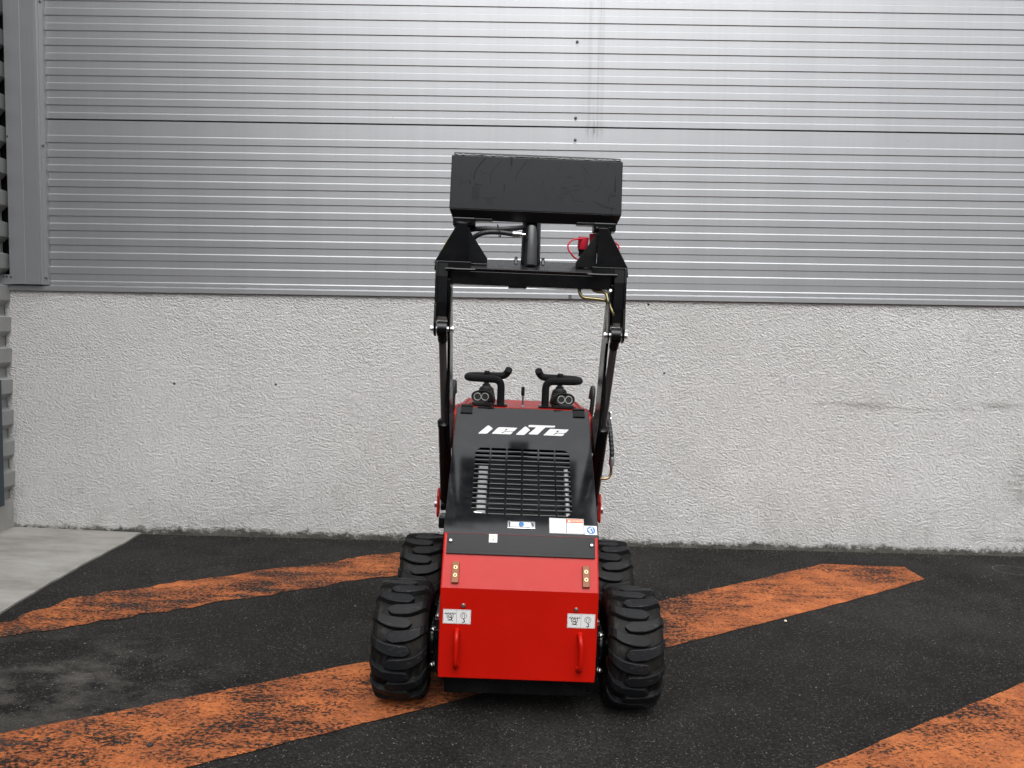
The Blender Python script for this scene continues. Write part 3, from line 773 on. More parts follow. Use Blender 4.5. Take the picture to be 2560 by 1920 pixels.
# ---- bolts, stickers and tie-down loops on the front
for u, v in ((-.2123, .4700), (.2099, .4695)):
    bolt(fp, u, v, .0072, .0065, 'dark_zinc', front)
    bm = B(); lathe(bm, fp(u, v, 0), (0, -1, 0), [(0, .0100), (.0012, .0100), (.0013, .006)], 18); obj('washer', bm, 'red_paint', front)
def tie_sticker(uc, side):
    st = sticker(fp, uc-.0520, uc+.0520, .3995, .4540, .0007, front, 'white sticker with tie-down and lifting hook signs, %s' % side)
    bm = B(); k = .0010
    stroke(bm, fp, rect(uc-.0500, uc+.0495, .4015, .4520), .0006, k, True); stroke(bm, fp, [(uc-.001, .4015), (uc-.001, .4520)], .0009, k)
    stroke(bm, fp, circ((uc+.0245, .4315), .0118, 24), .0014, k, True)
    stroke(bm, fp, [(uc+.0200, .4210), (uc+.0200, .4330), (uc+.0175, .4330), (uc+.0245, .4410), (uc+.0315, .4330), (uc+.0285, .4330), (uc+.0285, .4210)], .0014, k)
    obj('print', bm, 'ink_black', st, recalc=False)
    bm = B()
    stroke(bm, fp, [(uc-.0460, .4370), (uc-.0050, .4370)], .0022, k)
    for q in range(5): stroke(bm, fp, [(uc-.0435+.0088*q, .4372), (uc-.0405+.0088*q, .4420)], .0020, k)
    stroke(bm, fp, [(uc-.0370, .4370), (uc-.0370, .4260), (uc-.0325, .4180), (uc-.0270, .4140), (uc-.0200, .4140), (uc-.0150, .4240), (uc-.0140, .4270), (uc-.0140, .4370)], .0022, k)
    stroke(bm, fp, circ((uc-.0258, .4280), .0058, 18), .0022, k, True)
    stroke(bm, fp, circ((uc-.0245, .4185), .0055, 14, R_(110), R_(-120)), .0034, k)
    stroke(bm, fp, [(uc-.0345, .4108), (uc-.0255, .4125), (uc-.0135, .4112)], .0018, k)
    stroke(bm, fp, [(uc+.0245, .4200), (uc+.0262, .4160), (uc+.0292, .4120), (uc+.0288, .4070), (uc+.0250, .4050), (uc+.0205, .4068)], .0034, k)
    obj('print', bm, 'ink_black', st, recalc=False)
tie_sticker(-.2350, 'left one'); tie_sticker(.2305, 'right one')
for u, lean in ((-.2325, -.000), (.2283, .004)):
    path = smooth_path([(u, -.246, .372), (u, -.262, .371), (u+lean*.3, -.280, .357), (u+lean, -.286, .330), (u+lean, -.286, .285), (u+lean*.8, -.280, .255), (u+lean*.5, -.262, .241), (u, -.246, .240)], 5)
    bm = B(); tube(bm, path, .0092, 12)
    for zz_ in (.372, .240):
        lathe(bm, (u, -.2485, zz_), (0, -1, 0), [(0, .0125), (.003, .0118), (.007, .0092)], 14)
    obj('tie_down_loop', bm, 'red_paint', L, smooth=True)

# ---- console plate at the top of the hood
bm = B()
a = [(X0-.292, .440, 1.1515), (X0+.292, .440, 1.1515), (X0+.268, .64, 1.170), (X0-.268, .64, 1.170)]
loft(bm, a, [(x, y, z-.02) for x, y, z in a]); box(bm, X0-.262, X0+.262, .60, .645, .95, 1.150)
cons = obj('console', bm, 'red_paint', L, bevel=.003)
for sgn in (-1, 1):
    bm = B(); loft(bm, [(X0+sgn*.270, .452, 1.1525), (X0+sgn*.276, .452, 1.1525), (X0+sgn*.258, .63, 1.1695), (X0+sgn*.252, .63, 1.1695)], [(X0+sgn*.270, .452, 1.157), (X0+sgn*.276, .452, 1.157), (X0+sgn*.258, .63, 1.174), (X0+sgn*.252, .63, 1.174)])
    obj('edge_rib', bm, 'red_paint', cons)
    bm = B(); lathe(bm, (X0+sgn*.243, .50, 1.1565), (0, 0, 1), [(0, .006), (.004, .006), (.005, .003)], 10); obj('bolt', bm, 'red_paint', cons)

# ---- hand guards, joysticks, work lamps, lever
for sgn in (-1, 1):
    cx_ = X0*1.0
    P = lambda x, y, z: (cx_+sgn*x, y, z)
    path = smooth_path([P(.1030, .480, 1.158), P(.1030, .480, 1.205), P(.1032, .480, 1.243), P(.1090, .480, 1.263), P(.1270, .480, 1.2745), P(.160, .480, 1.277), P(.225, .479, 1.279), P(.247, .485, 1.280), P(.2580, .505, 1.281), P(.2590, .535, 1.282), P(.2490, .560, 1.284), P(.225, .572, 1.285), P(.150, .574, 1.287), P(.105, .574, 1.288), P(.086, .574, 1.294), P(.074, .570, 1.309), P(.070, .560, 1.320)], 4)
    bm = B(); tube(bm, path, .0172, 16)
    g = obj('hand_guard', bm, 'foam_black', L, smooth=True)
    bm = B(); box(bm, min(P(.072, 0, 0)[0], P(.138, 0, 0)[0]), max(P(.072, 0, 0)[0], P(.138, 0, 0)[0]), .455, .512, 1.1555, 1.1605)
    gp = obj('base_plate', bm, 'black_steel', g, bevel=.001)
    for q in (.080, .130):
        bm = B(); hexnut(bm, P(q, .468, 1.1605), (0, 0, 1), .0062, .008); obj('bolt', bm, 'zinc', g)
    # joystick: rubber boot and stalk inside the loop
    bm = B(); lathe(bm, P(.172, .545, 1.165), (0, 0, 1), [(0, .044), (.012, .045), (.045, .037), (.055, .036), (.066, .032), (.073, .022), (.076, .019), (.084, .018), (.086, .012), (.092, .011)], 24)
    j = obj('joystick', bm, 'plastic_black', L, smooth=True)
    bm = B(); lathe(bm, P(.172, .545, 1.248), (0, 0, 1), [(0, .009), (.040, .009), (.044, .014), (.056, .015), (.063, .010)], 16); obj('grip', bm, 'foam_black', j, smooth=True)
    # work lamp: oval housing with two round reflectors
    lc = Vector(P(.1885, .462, 1.1965)); ry = .0285; rx = .0475
    tilt = Matrix.Rotation(sgn*R_(12), 3, 'Z') @ Matrix.Rotation(sgn*R_(1.5), 3, 'Y')
    def lp(x, y, z): return lc + tilt @ Vector((x, y, z))
    bm = B(); rings = []
    for yy, f in ((-.014, .86), (-.016, .97), (-.010, 1.03), (.004, 1.03), (.010, .92), (.030, .80), (.055, .62)):
        rings.append([bm.verts.new(lp(rx*f*math.copysign(abs(math.cos(t))**.85, math.cos(t)), yy, ry*f*math.copysign(abs(math.sin(t))**.85, math.sin(t)))) for t in [2*math.pi*i/32 for i in range(32)]])
    for a_, b_ in zip(rings[:-1], rings[1:]):
        for i in range(32): bm.faces.new((a_[i], a_[(i+1) % 32], b_[(i+1) % 32], b_[i]))
    bm.faces.new(rings[0]); bm.faces.new(rings[-1])
    lam = obj('work_lamp', bm, 'plastic_black', L, smooth=True)
    for f in range(5):          # cooling fins
        bm = B(); y0 = .016; z0 = -.022+.0105*f; wdt = .047-.00018*abs(f-2)*30
        a_ = [lp(-wdt, y0, z0), lp(wdt, y0, z0), lp(wdt*.9, .064, z0), lp(-wdt*.9, .064, z0)]
        loft(bm, a_, [p+Vector((0, 0, .0036)) for p in a_]); obj('cooling_fin', bm, 'plastic_black', lam)
    bm = B(); box(bm, lc.x-.045, lc.x+.045, .445, .53, 1.1555, 1.1700); obj('bracket', bm, 'plastic_black', lam, bevel=.002)
    for q in (-1, 1):
        bm = B(); cc = lp(q*.0178, -.0150, 0); ax = tilt @ Vector((0, -1, 0))
        lathe(bm, cc, ax, [(0, .0150), (.0008, .0145), (-.003, .0125), (-.0065, .0062), (-.0068, .001)], 24); le = obj('reflector', bm, 'lens_dark', lam, smooth=True)
        bm = B(); tube(bm, [cc+ax*.0012+(tilt @ Vector((math.cos(2*math.pi*k/28), 0, math.sin(2*math.pi*k/28))))*.0163 for k in range(29)], .0016, 8); obj('lens_ring', bm, 'lens_glass', le, smooth='all')
        bm = B(); lathe(bm, cc - ax*.0075, ax, [(0, .0062), (.003, .0058), (.0052, .0035), (.006, .0008)], 14); obj('bulb', bm, 'lens_led', le, smooth=True)
bm = B(); lathe(bm, (-.0045, .480, 1.150), (0, 0, 1), [(0, .012), (.006, .011), (.012, .0042), (.058, .0042)], 12); lv = obj('throttle_lever', bm, 'dark_zinc', L, smooth=True)
bm = B(); lathe(bm, (-.0052, .480, 1.2055), (0, 0, 1), [(0, .0072), (.004, .0085), (.036, .0082), (.041, .0055)], 14); obj('knob', bm, 'plastic_black', lv, smooth=True)

# ---- rear towers that carry the arms
for sgn in (-1, 1):
    bm = B(); x0, x1 = sorted((X0+sgn*.299, X0+sgn*.312))
    prism(bm, [(.36, .62), (.34, 1.00), (.405, 1.128), (.50, 1.150), (.62, 1.145), (.84, 1.10), (.90, .95), (.90, .45), (.55, .45)], x0, x1)
    tw = obj('arm_tower', bm, 'red_paint', L, bevel=.002)
    bm = B(); x0, x1 = sorted((X0+sgn*.3665, X0+sgn*.3765))
    # ear that holds the foot of the lift cylinder
    prism(bm, [(.408, .655), (.412, .735), (.43, .768), (.465, .765), (.49, .72), (.495, .66), (.47, .636), (.42, .636)], x0, x1)
    obj('cylinder_ear', bm, 'red_paint', tw, bevel=.003)
    bm = B(); x0, x1 = sorted((X0+sgn*.313, X0+sgn*.366)); box(bm, x0, x1, .415, .50, .585, .640); obj('ear_web', bm, 'black_steel', tw, bevel=.006)
    bm = B(); cyl(bm, (X0+sgn*.366, .452, .692), (X0+sgn*.389, .452, .692), .017, n=16); obj('pin', bm, 'dark_zinc', tw, smooth=True)
    bm = B(); x0, x1 = sorted((X0+sgn*.372, X0+sgn*.381)); prism(bm, [(.62, .98), (.62, 1.13), (.70, 1.14), (.80, 1.08), (.80, .90), (.70, .90)], x0, x1); obj('outer_tower_plate', bm, 'red_paint', tw, bevel=.002)

# ---- lift cylinders
for sgn in (-1, 1):
    x = X0+sgn*.3355
    top = Vector((x, -.078, 1.498)); bot = Vector((x, .452, .692)); d = (top-bot).normalized(); Ln = (top-bot).length
    cpos = bot + d*(Ln*.517)
    bm = B(); lathe(bm, bot+d*.02, d, [(0, .020), (.012, .0265), (.02, .0270), ((cpos-bot).length-.046, .0270), ((cpos-bot).length-.045, .0295), ((cpos-bot).length-.022, .0295), ((cpos-bot).length-.019, .024), ((cpos-bot).length-.012, .0175)], 28)
    cyl(bm, bot-Vector((.024, 0, 0)), bot+Vector((.024, 0, 0)), .030, n=22)
    # port boss near the gland
    q = cpos - d*.10; lathe(bm, q+Vector((0, -.018, .012)), (0, -.82, .57), [(0, .012), (.012, .012), (.016, .006)], 12)
    lcyl = obj('lift_cylinder', bm, 'black_steel', L, smooth=True)
    bm = B(); cyl(bm, cpos-d*.03, top-d*.028, .0152, n=24); obj('piston_rod', bm, 'dark_chrome', lcyl, smooth=True)
    bm = B(); cyl(bm, top-Vector((.0185, 0, 0)), top+Vector((.0185, 0, 0)), .029, n=24); lathe(bm, top-d*.062, d, [(0, .0165), (.010, .019), (.040, .019)], 20); obj('rod_eye', bm, 'black_steel', lcyl, smooth=True)
    bm = B(); cyl(bm, top-Vector((.040, 0, 0)), top+Vector((.040, 0, 0)), .0095, n=14); hexnut(bm, top-Vector((.038, 0, 0)), (-1, 0, 0), .011, .008); hexnut(bm, top+Vector((.038, 0, 0)), (1, 0, 0), .011, .008); obj('pin', bm, 'zinc', lcyl, bevel=.0004, seg=1)

# ---- lift arms: a deep box arm inside, a forked plate that holds the rod eye
A_IN, A_OUT = .3085, .3675
for sgn in (-1, 1):
    inner = [(-.088, 1.69), (-.070, 1.60), (.010, 1.42), (.062, 1.23), (.120, 1.10), (.22, .98), (.66, .965), (.73, 1.02), (.72, 1.10), (.64, 1.135), (.36, 1.12), (.262, 1.155), (.215, 1.27), (.160, 1.41), (.07, 1.60), (.02, 1.72)]
    bm = B(); x0, x1 = sorted((X0+sgn*A_IN, X0+sgn*(A_IN+.012))); prism(bm, inner, x0, x1)
    arm = obj('lift_arm', bm, 'black_steel', L, bevel=.002)
    # outer cheek and the box section of the upper part
    outer = [(-.092, 1.755), (-.098, 1.70), (-.100, 1.60), (-.112, 1.520), (-.105, 1.478), (-.075, 1.468), (-.048, 1.482), (-.03, 1.53), (.055, 1.60), (.02, 1.74), (-.03, 1.76)]
    bm = B(); x0, x1 = sorted((X0+sgn*(A_OUT-.009), X0+sgn*A_OUT)); prism(bm, outer, x0, x1); obj('outer_cheek', bm, 'black_steel', arm, bevel=.002)
    bm = B(); x0, x1 = sorted((X0+sgn*(A_IN+.0125), X0+sgn*(A_OUT-.0095)))
    prism(bm, [(-.086, 1.75), (-.090, 1.70), (-.090, 1.60), (-.085, 1.545), (-.02, 1.53), (.045, 1.61), (.015, 1.74)], x0, x1); obj('arm_web', bm, 'black_steel', arm)
    bm = B(); x0, x1 = sorted((X0+sgn*(A_IN-.006), X0+sgn*(A_IN-.0006))); prism(bm, [(-.105, 1.545), (-.112, 1.50), (-.098, 1.47), (-.07, 1.464), (-.045, 1.482), (-.03, 1.53), (-.02, 1.66), (-.08, 1.66)], x0, x1); obj('inner_cheek', bm, 'black_steel', arm, bevel=.002)
    # tip: tapered bracket rising to the hitch pin
    q = lambda x, y, z: Vector((X0+sgn*x, y, z))
    bm = B()
    loft(bm, [q(.3695, -.085, 1.758), q(.3740, -.085, 1.722), q(.2330, -.085, 1.722), q(.2330, -.085, 1.758)], [q(.3695, .03, 1.758), q(.3740, .03, 1.722), q(.2330, .03, 1.722), q(.2330, .03, 1.758)])
    loft(bm, [q(.3690, -.086, 1.7585), q(.2490, -.086, 1.7585), q(.2520, -.092, 1.905), q(.2860, -.092, 1.905)], [q(.3690, -.076, 1.7585), q(.2490, -.076, 1.7585), q(.2520, -.082, 1.905), q(.2860, -.082, 1.905)])
    loft(bm, [q(.3695, -.0855, 1.7575), q(.2865, -.0915, 1.905), q(.2795, -.0915, 1.905), q(.3625, -.0855, 1.7575)], [q(.3890, .030, 1.7575), q(.3030, .010, 1.905), q(.2960, .010, 1.905), q(.3820, .030, 1.7575)])
    tip = obj('arm_tip', bm, 'black_steel', arm, bevel=.0015)
    bm = B(); loft(bm, [q(.2500, -.060, 1.757), q(.2530, -.060, 1.895), q(.1720, -.060, 1.776), q(.1720, -.060, 1.757)], [q(.2500, -.050, 1.757), q(.2530, -.050, 1.895), q(.1720, -.050, 1.776), q(.1720, -.050, 1.757)])
    obj('gusset', bm, 'black_steel', arm, bevel=.001)
    bm = B(); tube(bm, smooth_path([q(.3300, -.098, 1.7275), q(.305, -.0985, 1.7280), q(.280, -.099, 1.7270), q(.2150, -.0985, 1.7275)], 4), .0048, 8); obj('weld_seam', bm, 'black_steel', arm, smooth=True)
    # warning decal on the sloping outer face
    def tf(u, v, n):           # u along the slope 0..1, v along depth
        a_ = q(.3695, -.0855, 1.7575); b_ = q(.2865, -.0915, 1.905); c_ = q(.3890, .030, 1.7575); e_ = q(.3030, .010, 1.905)
        k_ = v/.1; nn = (b_-a_).cross(c_-a_).normalized()
        if nn.x*sgn < 0: nn = -nn
        p_ = a_+(b_-a_)*u; r_2 = c_+(e_-c_)*u
        return p_+(r_2-p_)*k_+nn*n
    bm = B(); poly(bm, tf, rect(.02, .32, .012, .085), .0012); dc = obj('sticker', bm, 'sticker_white', arm, recalc=False)
    bm = B(); poly(bm, tf, rect(.32, .66, .012, .085), .0012); obj('print', bm, 'ink_yellow', dc, recalc=False)
    bm = B(); poly(bm, tf, rect(.20, .30, .020, .045), .0016); obj('print', bm, 'ink_black', dc, recalc=False)

# ---- crossbar: square tube turned on edge, with the tilt cylinder lugs
bm = B(); ca = R_(60)
yz = lambda a_, r_: (math.cos(a_)*r_, math.sin(a_)*r_)
E1 = Vector((0, -math.cos(ca), math.sin(ca))); E2 = Vector((0, -math.sin(ca), -math.cos(ca)))   # normals of the upper and lower front face
cc_ = Vector((0, -.030, 1.7250))
pr = [cc_+E1*a_*.0365+E2*b_*.0440 for a_, b_ in ((1, 1), (1, -1), (-1, -1), (-1, 1))]
prism(bm, [(p.y, p.z) for p in pr], X0-.318, X0+.318)
xb = obj('crossbar', bm, 'black_steel', L, bevel=.004, seg=3)
bm = B(); prism(bm, [(-.078, 1.672), (.01, 1.672), (.01, 1.712), (-.0835, 1.723)], X0-.307, X0+.307); obj('lower_flange', bm, 'black_steel', xb, bevel=.002)
bm = B(); prism(bm, [(-.070, 1.666), (.0, 1.666), (.0, 1.673), (-.070, 1.673)], -.09, -.02); obj('stop_pad', bm, 'black_steel', xb, bevel=.001)
for u in (-.060, .046):
    bm = B(); prism(bm, [(-.040, 1.755), (-.030, 1.780), (-.012, 1.792), (.02, 1.790), (.03, 1.755)], X0+u-.006, X0+u+.006); lg = obj('tilt_lug', bm, 'black_steel', xb, bevel=.002)
    bm = B(); hexnut(bm, (X0+u+(-.006 if u < 0 else .006), .0, 1.772), (-1 if u < 0 else 1, 0, 0), .009, .006); obj('pin', bm, 'black_steel', lg)
bm = B(); box(bm, X0-.306, X0+.306, .035, .262, 1.718, 1.775); box(bm, X0-.052, X0+.052, .262, .355, 1.724, 1.770)  # unseen box added behind the crossbar for its dark reflection in the hood
refl_box = obj('hood_reflection_box', bm, 'black_steel', L, bevel=.004)
# ---- tilt cylinder
bm = B(); b0 = Vector((X0-.0035, -.030, 1.745)); b1 = Vector((X0-.0035, .040, 2.02)); d = (b1-b0).normalized()
lathe(bm, b0, d, [(0, .036), (.006, .0385), (.16, .0372), (.24, .0368), (.245, .030), (.27, .030)], 32)
tc = obj('tilt_cylinder', bm, 'black_paint', L, smooth=True)
bm = B(); cyl(bm, b0+d*.25, b0+d*.36, .017, n=20); obj('piston_rod', bm, 'dark_chrome', tc, smooth=True)

# ---- quick attach plate
bm = B(); Y0 = -.070
def qx(x): return x+.0015
outl = [(-.3300, 1.9600), (-.3280, 2.1660), (.3310, 2.1660), (.3330, 1.9600)]
TL = .075
ky = lambda z: (z-1.96)*TL
loft(bm, [(qx(x), Y0+ky(z), z) for x, z in outl], [(qx(x), Y0+.012+ky(z), z) for x, z in outl])
# lower lip, bent back under the plate with clipped corners
loft(bm, [(qx(-.3300), Y0, 1.9602), (qx(.3330), Y0, 1.9602), (qx(.3330), Y0+.012, 1.9602), (qx(-.3300), Y0+.012, 1.9602)],
     [(qx(-.3160), Y0+.035, 1.922), (qx(.3190), Y0+.035, 1.922), (qx(.3190), Y0+.048, 1.926), (qx(-.3160), Y0+.048, 1.926)])
qa = obj('quick_attach_plate', bm, 'scuffed_black', L, bevel=.003, seg=3)
# scrapes through the paint
for pts_, wd_ in [([(-0.1942, 2.1604), (-0.2159, 2.135), (-0.2327, 2.1086), (-0.2387, 2.0873), (-0.238, 2.0757)], 0.0036), ([(-0.1366, 2.1514), (-0.1558, 2.126), (-0.1726, 2.1043), (-0.1762, 2.0854), (-0.1731, 2.0576)], 0.0016), ([(-0.0332, 2.1584), (-0.0524, 2.133), (-0.0692, 2.1089), (-0.0765, 2.09), (-0.0765, 2.076)], 0.0022), ([(-0.2015, 2.0073), (-0.187, 2.0033), (-0.1702, 2.0053), (-0.1486, 2.0097)], 0.0016), ([(-0.2159, 2.1093), (-0.2063, 2.1016), (-0.1894, 2.1012)], 0.0012), ([(-0.2543, 2.0983), (-0.2495, 2.0868)], 0.0014), ([(-0.2555, 2.0702), (-0.2507, 2.0564)], 0.004), ([(-0.1209, 2.06), (-0.1202, 2.0343)], 0.003), ([(-0.2952, 2.0451), (-0.2892, 2.0477), (-0.2868, 2.0805)], 0.0012), ([(-0.2808, 2.0761), (-0.2808, 2.0574)], 0.0012), ([(-0.2688, 2.0766), (-0.2712, 2.0555)], 0.0012), ([(-0.2327, 2.0596), (-0.2327, 2.0549), (-0.2063, 2.0549)], 0.0026), ([(-0.2423, 2.0475), (-0.2428, 2.0218), (-0.2411, 1.9939)], 0.0014), ([(-0.238, 2.0477), (-0.2385, 2.0185), (-0.237, 1.9987)], 0.0014), ([(-0.2337, 2.0479), (-0.2342, 2.0152), (-0.233, 1.9943)], 0.0014), ([(-0.2293, 2.0481), (-0.2298, 2.0224), (-0.2289, 1.9991)], 0.0014), ([(-0.225, 2.0483), (-0.2255, 2.0191), (-0.2248, 1.9946)], 0.0014), ([(-0.2207, 2.0485), (-0.2212, 2.0158), (-0.2207, 1.9995)], 0.0014), ([(-0.2164, 2.0487), (-0.2168, 2.023), (-0.2166, 1.995)], 0.0014), ([(-0.1822, 2.0012), (-0.1834, 1.9778)], 0.0012), ([(-0.176, 2.0015), (-0.1772, 1.9734)], 0.0012), ([(-0.1697, 2.0018), (-0.1709, 1.9784)], 0.0012), ([(-0.1635, 2.0021), (-0.1647, 1.974)], 0.0012), ([(0.1757, 2.1456), (0.1901, 2.1253), (0.1997, 2.1152)], 0.0016), ([(0.1901, 2.1113), (0.1901, 2.0833), (0.1913, 2.0647), (0.2093, 2.0632), (0.2117, 2.0563)], 0.0012), ([(0.2526, 2.0931), (0.2502, 2.0767), (0.2406, 2.0576), (0.231, 2.0455)], 0.0012), ([(0.1132, 2.046), (0.1348, 2.0447), (0.1685, 2.0497)], 0.0013), ([(0.1108, 2.0343), (0.1348, 2.0342), (0.1492, 2.0092), (0.1853, 2.0061)], 0.0016), ([(0.2189, 2.0111), (0.2526, 1.9975), (0.2887, 1.9851), (0.3079, 1.9837)], 0.0018), ([(0.243, 1.9971), (0.2646, 1.9864), (0.3007, 1.9857)], 0.0013), ([(0.2863, 2.0457), (0.2959, 2.0344), (0.3103, 2.0328), (0.2863, 2.0293)], 0.0018), ([(0.1036, 2.0549), (0.1156, 2.0555)], 0.0032), ([(0.118, 2.0976), (0.1396, 2.0985)], 0.0018), ([(0.142, 2.0648), (0.1685, 2.0683), (0.1492, 2.0605)], 0.001), ([(0.0831, 2.0318), (0.0843, 2.0086)], 0.0014), ([(0.0939, 2.03), (0.0963, 2.0044)], 0.0014), ([(0.1036, 2.0281), (0.1036, 2.0001)], 0.0012)]:
    bm = B(); stroke(bm, lambda u, v, n: Vector((u, Y0+ky(v)-n, v)), pts_, wd_, .0004); obj('scrape_mark', bm, 'ink_scrape', qa, recalc=False)
# upper hook: doubled edge with a rough weld
Yt = Y0+ky(2.166)
bm = B(); loft(bm, [(qx(-.3200), Yt+.004, 2.1655), (qx(.3230), Yt+.004, 2.1655), (qx(.3230), Yt+.045, 2.1655), (qx(-.3200), Yt+.045, 2.1655)], [(qx(-.3200), Yt+.012, 2.1800), (qx(.3230), Yt+.012, 2.1800), (qx(.3230), Yt+.050, 2.182), (qx(-.3200), Yt+.050, 2.182)])
obj('top_hook', bm, 'scuffed_black', qa, bevel=.002)
bm = B(); pts = [Vector((qx(-.317+.64*i/80), Yt+.004+random.uniform(-.0015, .0015), 2.1675+random.uniform(-.0016, .0016))) for i in range(81)]
tube(bm, pts, .004, 8, True, lambda i: .0038+.0010*math.sin(i*2.1)+random.uniform(-.0005, .0005)); obj('weld_seam', bm, 'lip_grey', qa, smooth=True)
for sgn in (-1, 1):
    xs0, xs1 = sorted((sgn*.228, sgn*.316))
    bm = B(); loft(bm, [(qx(xs0), Y0+.008, 1.930), (qx(xs1), Y0+.008, 1.930), (qx(xs1), Y0+.075, 1.930), (qx(xs0), Y0+.075, 1.930)], [(qx(xs0)+.001, Y0+.010, 1.898), (qx(xs1)-.001, Y0+.010, 1.898), (qx(xs1)-.001, Y0+.070, 1.896), (qx(xs0)+.001, Y0+.070, 1.896)])
    hb = obj('hitch_block', bm, 'black_steel', qa, bevel=.004)
    bm = B(); tube(bm, [Vector((qx(xs0+.012+.060*i/24), Y0+.0085+random.uniform(-.001, .001), 1.910+random.uniform(-.002, .002))) for i in range(25)], .0035, 7, True, lambda i: .003+random.uniform(-.0012, .0014)); obj('weld_seam', bm, 'black_steel', hb, smooth=True)
    t0, t1 = sorted((sgn*.163, sgn*.232))
    bm = B(); box(bm, qx(t0), qx(t1), Y0+.02, Y0+.060, 1.9190, 1.9300); obj('latch_tab', bm, 'black_steel', hb, bevel=.0015)
    bm = B(); cyl(bm, (qx(sgn*.245), Y0+.040, 1.892), (qx(sgn*.300), Y0+.040, 1.892), .016, n=16); obj('hitch_pin', bm, 'black_steel', hb, smooth=True)
    bm = B(); prism(bm, [(Y0+.075, 1.95), (Y0+.075, 2.12), (Y0+.10, 2.10), (Y0+.11, 1.93), (Y0+.05, 1.90)], qx(sgn*.262)-.006, qx(sgn*.262)+.006); obj('back_rib', bm, 'black_steel', qa)

# ---- hydraulic hoses with spiral wrap
def wrapped(name, pts, r, mat='hose_black', parent=L, turn=.0095):
    P = smooth_path(pts, 10); d_ = [0]
    for a_, b_ in zip(P[:-1], P[1:]): d_.append(d_[-1]+(b_-a_).length)
    n_ = max(24, int(d_[-1]/.0030)); Q = []
    for i in range(n_+1):
        s_ = d_[-1]*i/n_; k = max(j for j in range(len(d_)) if d_[j] <= s_+1e-9); k = min(k, len(P)-2)
        t = (s_-d_[k])/max(1e-9, d_[k+1]-d_[k]); Q.append(P[k].lerp(P[k+1], t))
    bm = B(); tube(bm, Q, r, 12, True, lambda i: r*(1+.10*math.sin(2*math.pi*(d_[-1]*i/n_)/turn)))
    return obj(name, bm, mat, parent, smooth='all')
hA = wrapped('hydraulic_hose', [(-.300, .05, 1.872), (-.255, .000, 1.889), (-.200, -.030, 1.893), (-.141, -.040, 1.892), (-.090, -.035, 1.897), (-.040, -.010, 1.907), (-.010, .03, 1.92)], .0098)
hB = wrapped('hydraulic_hose', [(-.262, .03, 1.810), (-.244, -.020, 1.842), (-.220, -.045, 1.864), (-.181, -.055, 1.8765), (-.130, -.055, 1.8785), (-.078, -.055, 1.8735)], .0098)
bm = B(); lathe(bm, (-.082, -.055, 1.874), (1, 0, -.02), [(0, .0115), (.002, .0125), (.026, .0125), (.028, .009), (.034, .009), (.036, .006), (.05, .006)], 14); obj('hose_fitting', bm, 'zinc', hB, smooth=True)
bm = B(); tube(bm, smooth_path([(-.141, -.070, 1.905), (-.130, -.072, 1.880), (-.128, -.066, 1.862), (-.134, -.035, 1.866), (-.141, -.025, 1.905), (-.141, -.070, 1.905)], 4), .0022, 6); obj('cable_tie', bm, 'plastic_black', hA)
wrapped('hydraulic_hose', [(-.321, .50, 1.04), (-.324, .475, 1.10), (-.326, .465, 1.17), (-.3235, .470, 1.235), (-.325, .52, 1.255), (-.326, .58, 1.20)], .0105)
wrapped('hydraulic_hose', [(.311, .50, 1.06), (.312, .475, 1.12), (.3155, .465, 1.18), (.3185, .470, 1.232), (.320, .52, 1.250), (.32, .58, 1.20)], .0105)
wrapped('hydraulic_hose', [(.350, .60, 1.12), (.372, .50, 1.165), (.384, .42, 1.13), (.392, .37, 1.06), (.398, .345, .995), (.3995, .335, .955)], .0105, turn=.02)
bm = B(); lathe(bm, (.3995, .335, .957), (-.02, -.02, -1), [(0, .0120), (.003, .0128), (.034, .0122), (.036, .008), (.045, .0075)], 14); hf = obj('hose_fitting', bm, 'zinc', L, smooth=True)
bm = B(); tube(bm, smooth_path([(.399, .335, .915), (.3975, .333, .885), (.388, .330, .866), (.365, .325, .860), (.335, .32, .865)], 5), .0062, 10); obj('bent_pipe', bm, 'brass', hf, smooth=True)
# valve elbow seen outside the right cylinder
bm = B(); tube(bm, smooth_path([(.345, .50, 1.20), (.372, .47, 1.215), (.386, .45, 1.20), (.384, .45, 1.17), (.378, .45, 1.13)], 5), .0085, 10); vb = obj('pipe_elbow', bm, 'olive_pipe', L, smooth=True)
bm = B(); box(bm, .366, .398, .43, .455, 1.110, 1.150); obj('clamp', bm, 'plastic_black', vb, bevel=.002)
bm = B(); hexnut(bm, (.398, .442, 1.118), (1, 0, 0), .0055, .007); hexnut(bm, (.398, .442, 1.145), (1, 0, 0), .0045, .006); obj('bolt', bm, 'zinc', vb)
# gold steel pipes under the crossbar on the right
bm = B(); tube(bm, smooth_path([(.187, -.045, 1.72), (.187, -.048, 1.675), (.1905, -.050, 1.655), (.203, -.052, 1.641), (.225, -.053, 1.638), (.275, -.053, 1.6345), (.297, -.05, 1.627), (.304, -.03, 1.60), (.306, .02, 1.50)], 6), .0066, 12); obj('steel_pipe', bm, 'olive_pipe', L, smooth=True)
bm = B(); tube(bm, smooth_path([(.236, -.045, 1.70), (.239, -.050, 1.676), (.252, -.054, 1.667), (.280, -.057, 1.664), (.2925, -.061, 1.655), (.297, -.070, 1.635), (.308, -.078, 1.605), (.320, -.082, 1.575), (.3215, -.055, 1.54)], 6), .0066, 12); obj('steel_pipe', bm, 'olive_pipe', L, smooth=True)
bm = B(); lathe(bm, (.303, -.085, 1.668), (0, -1, .2), [(0, .008), (.006, .008), (.009, .005)], 12); obj('grease_nipple', bm, 'chrome', L, smooth=True)
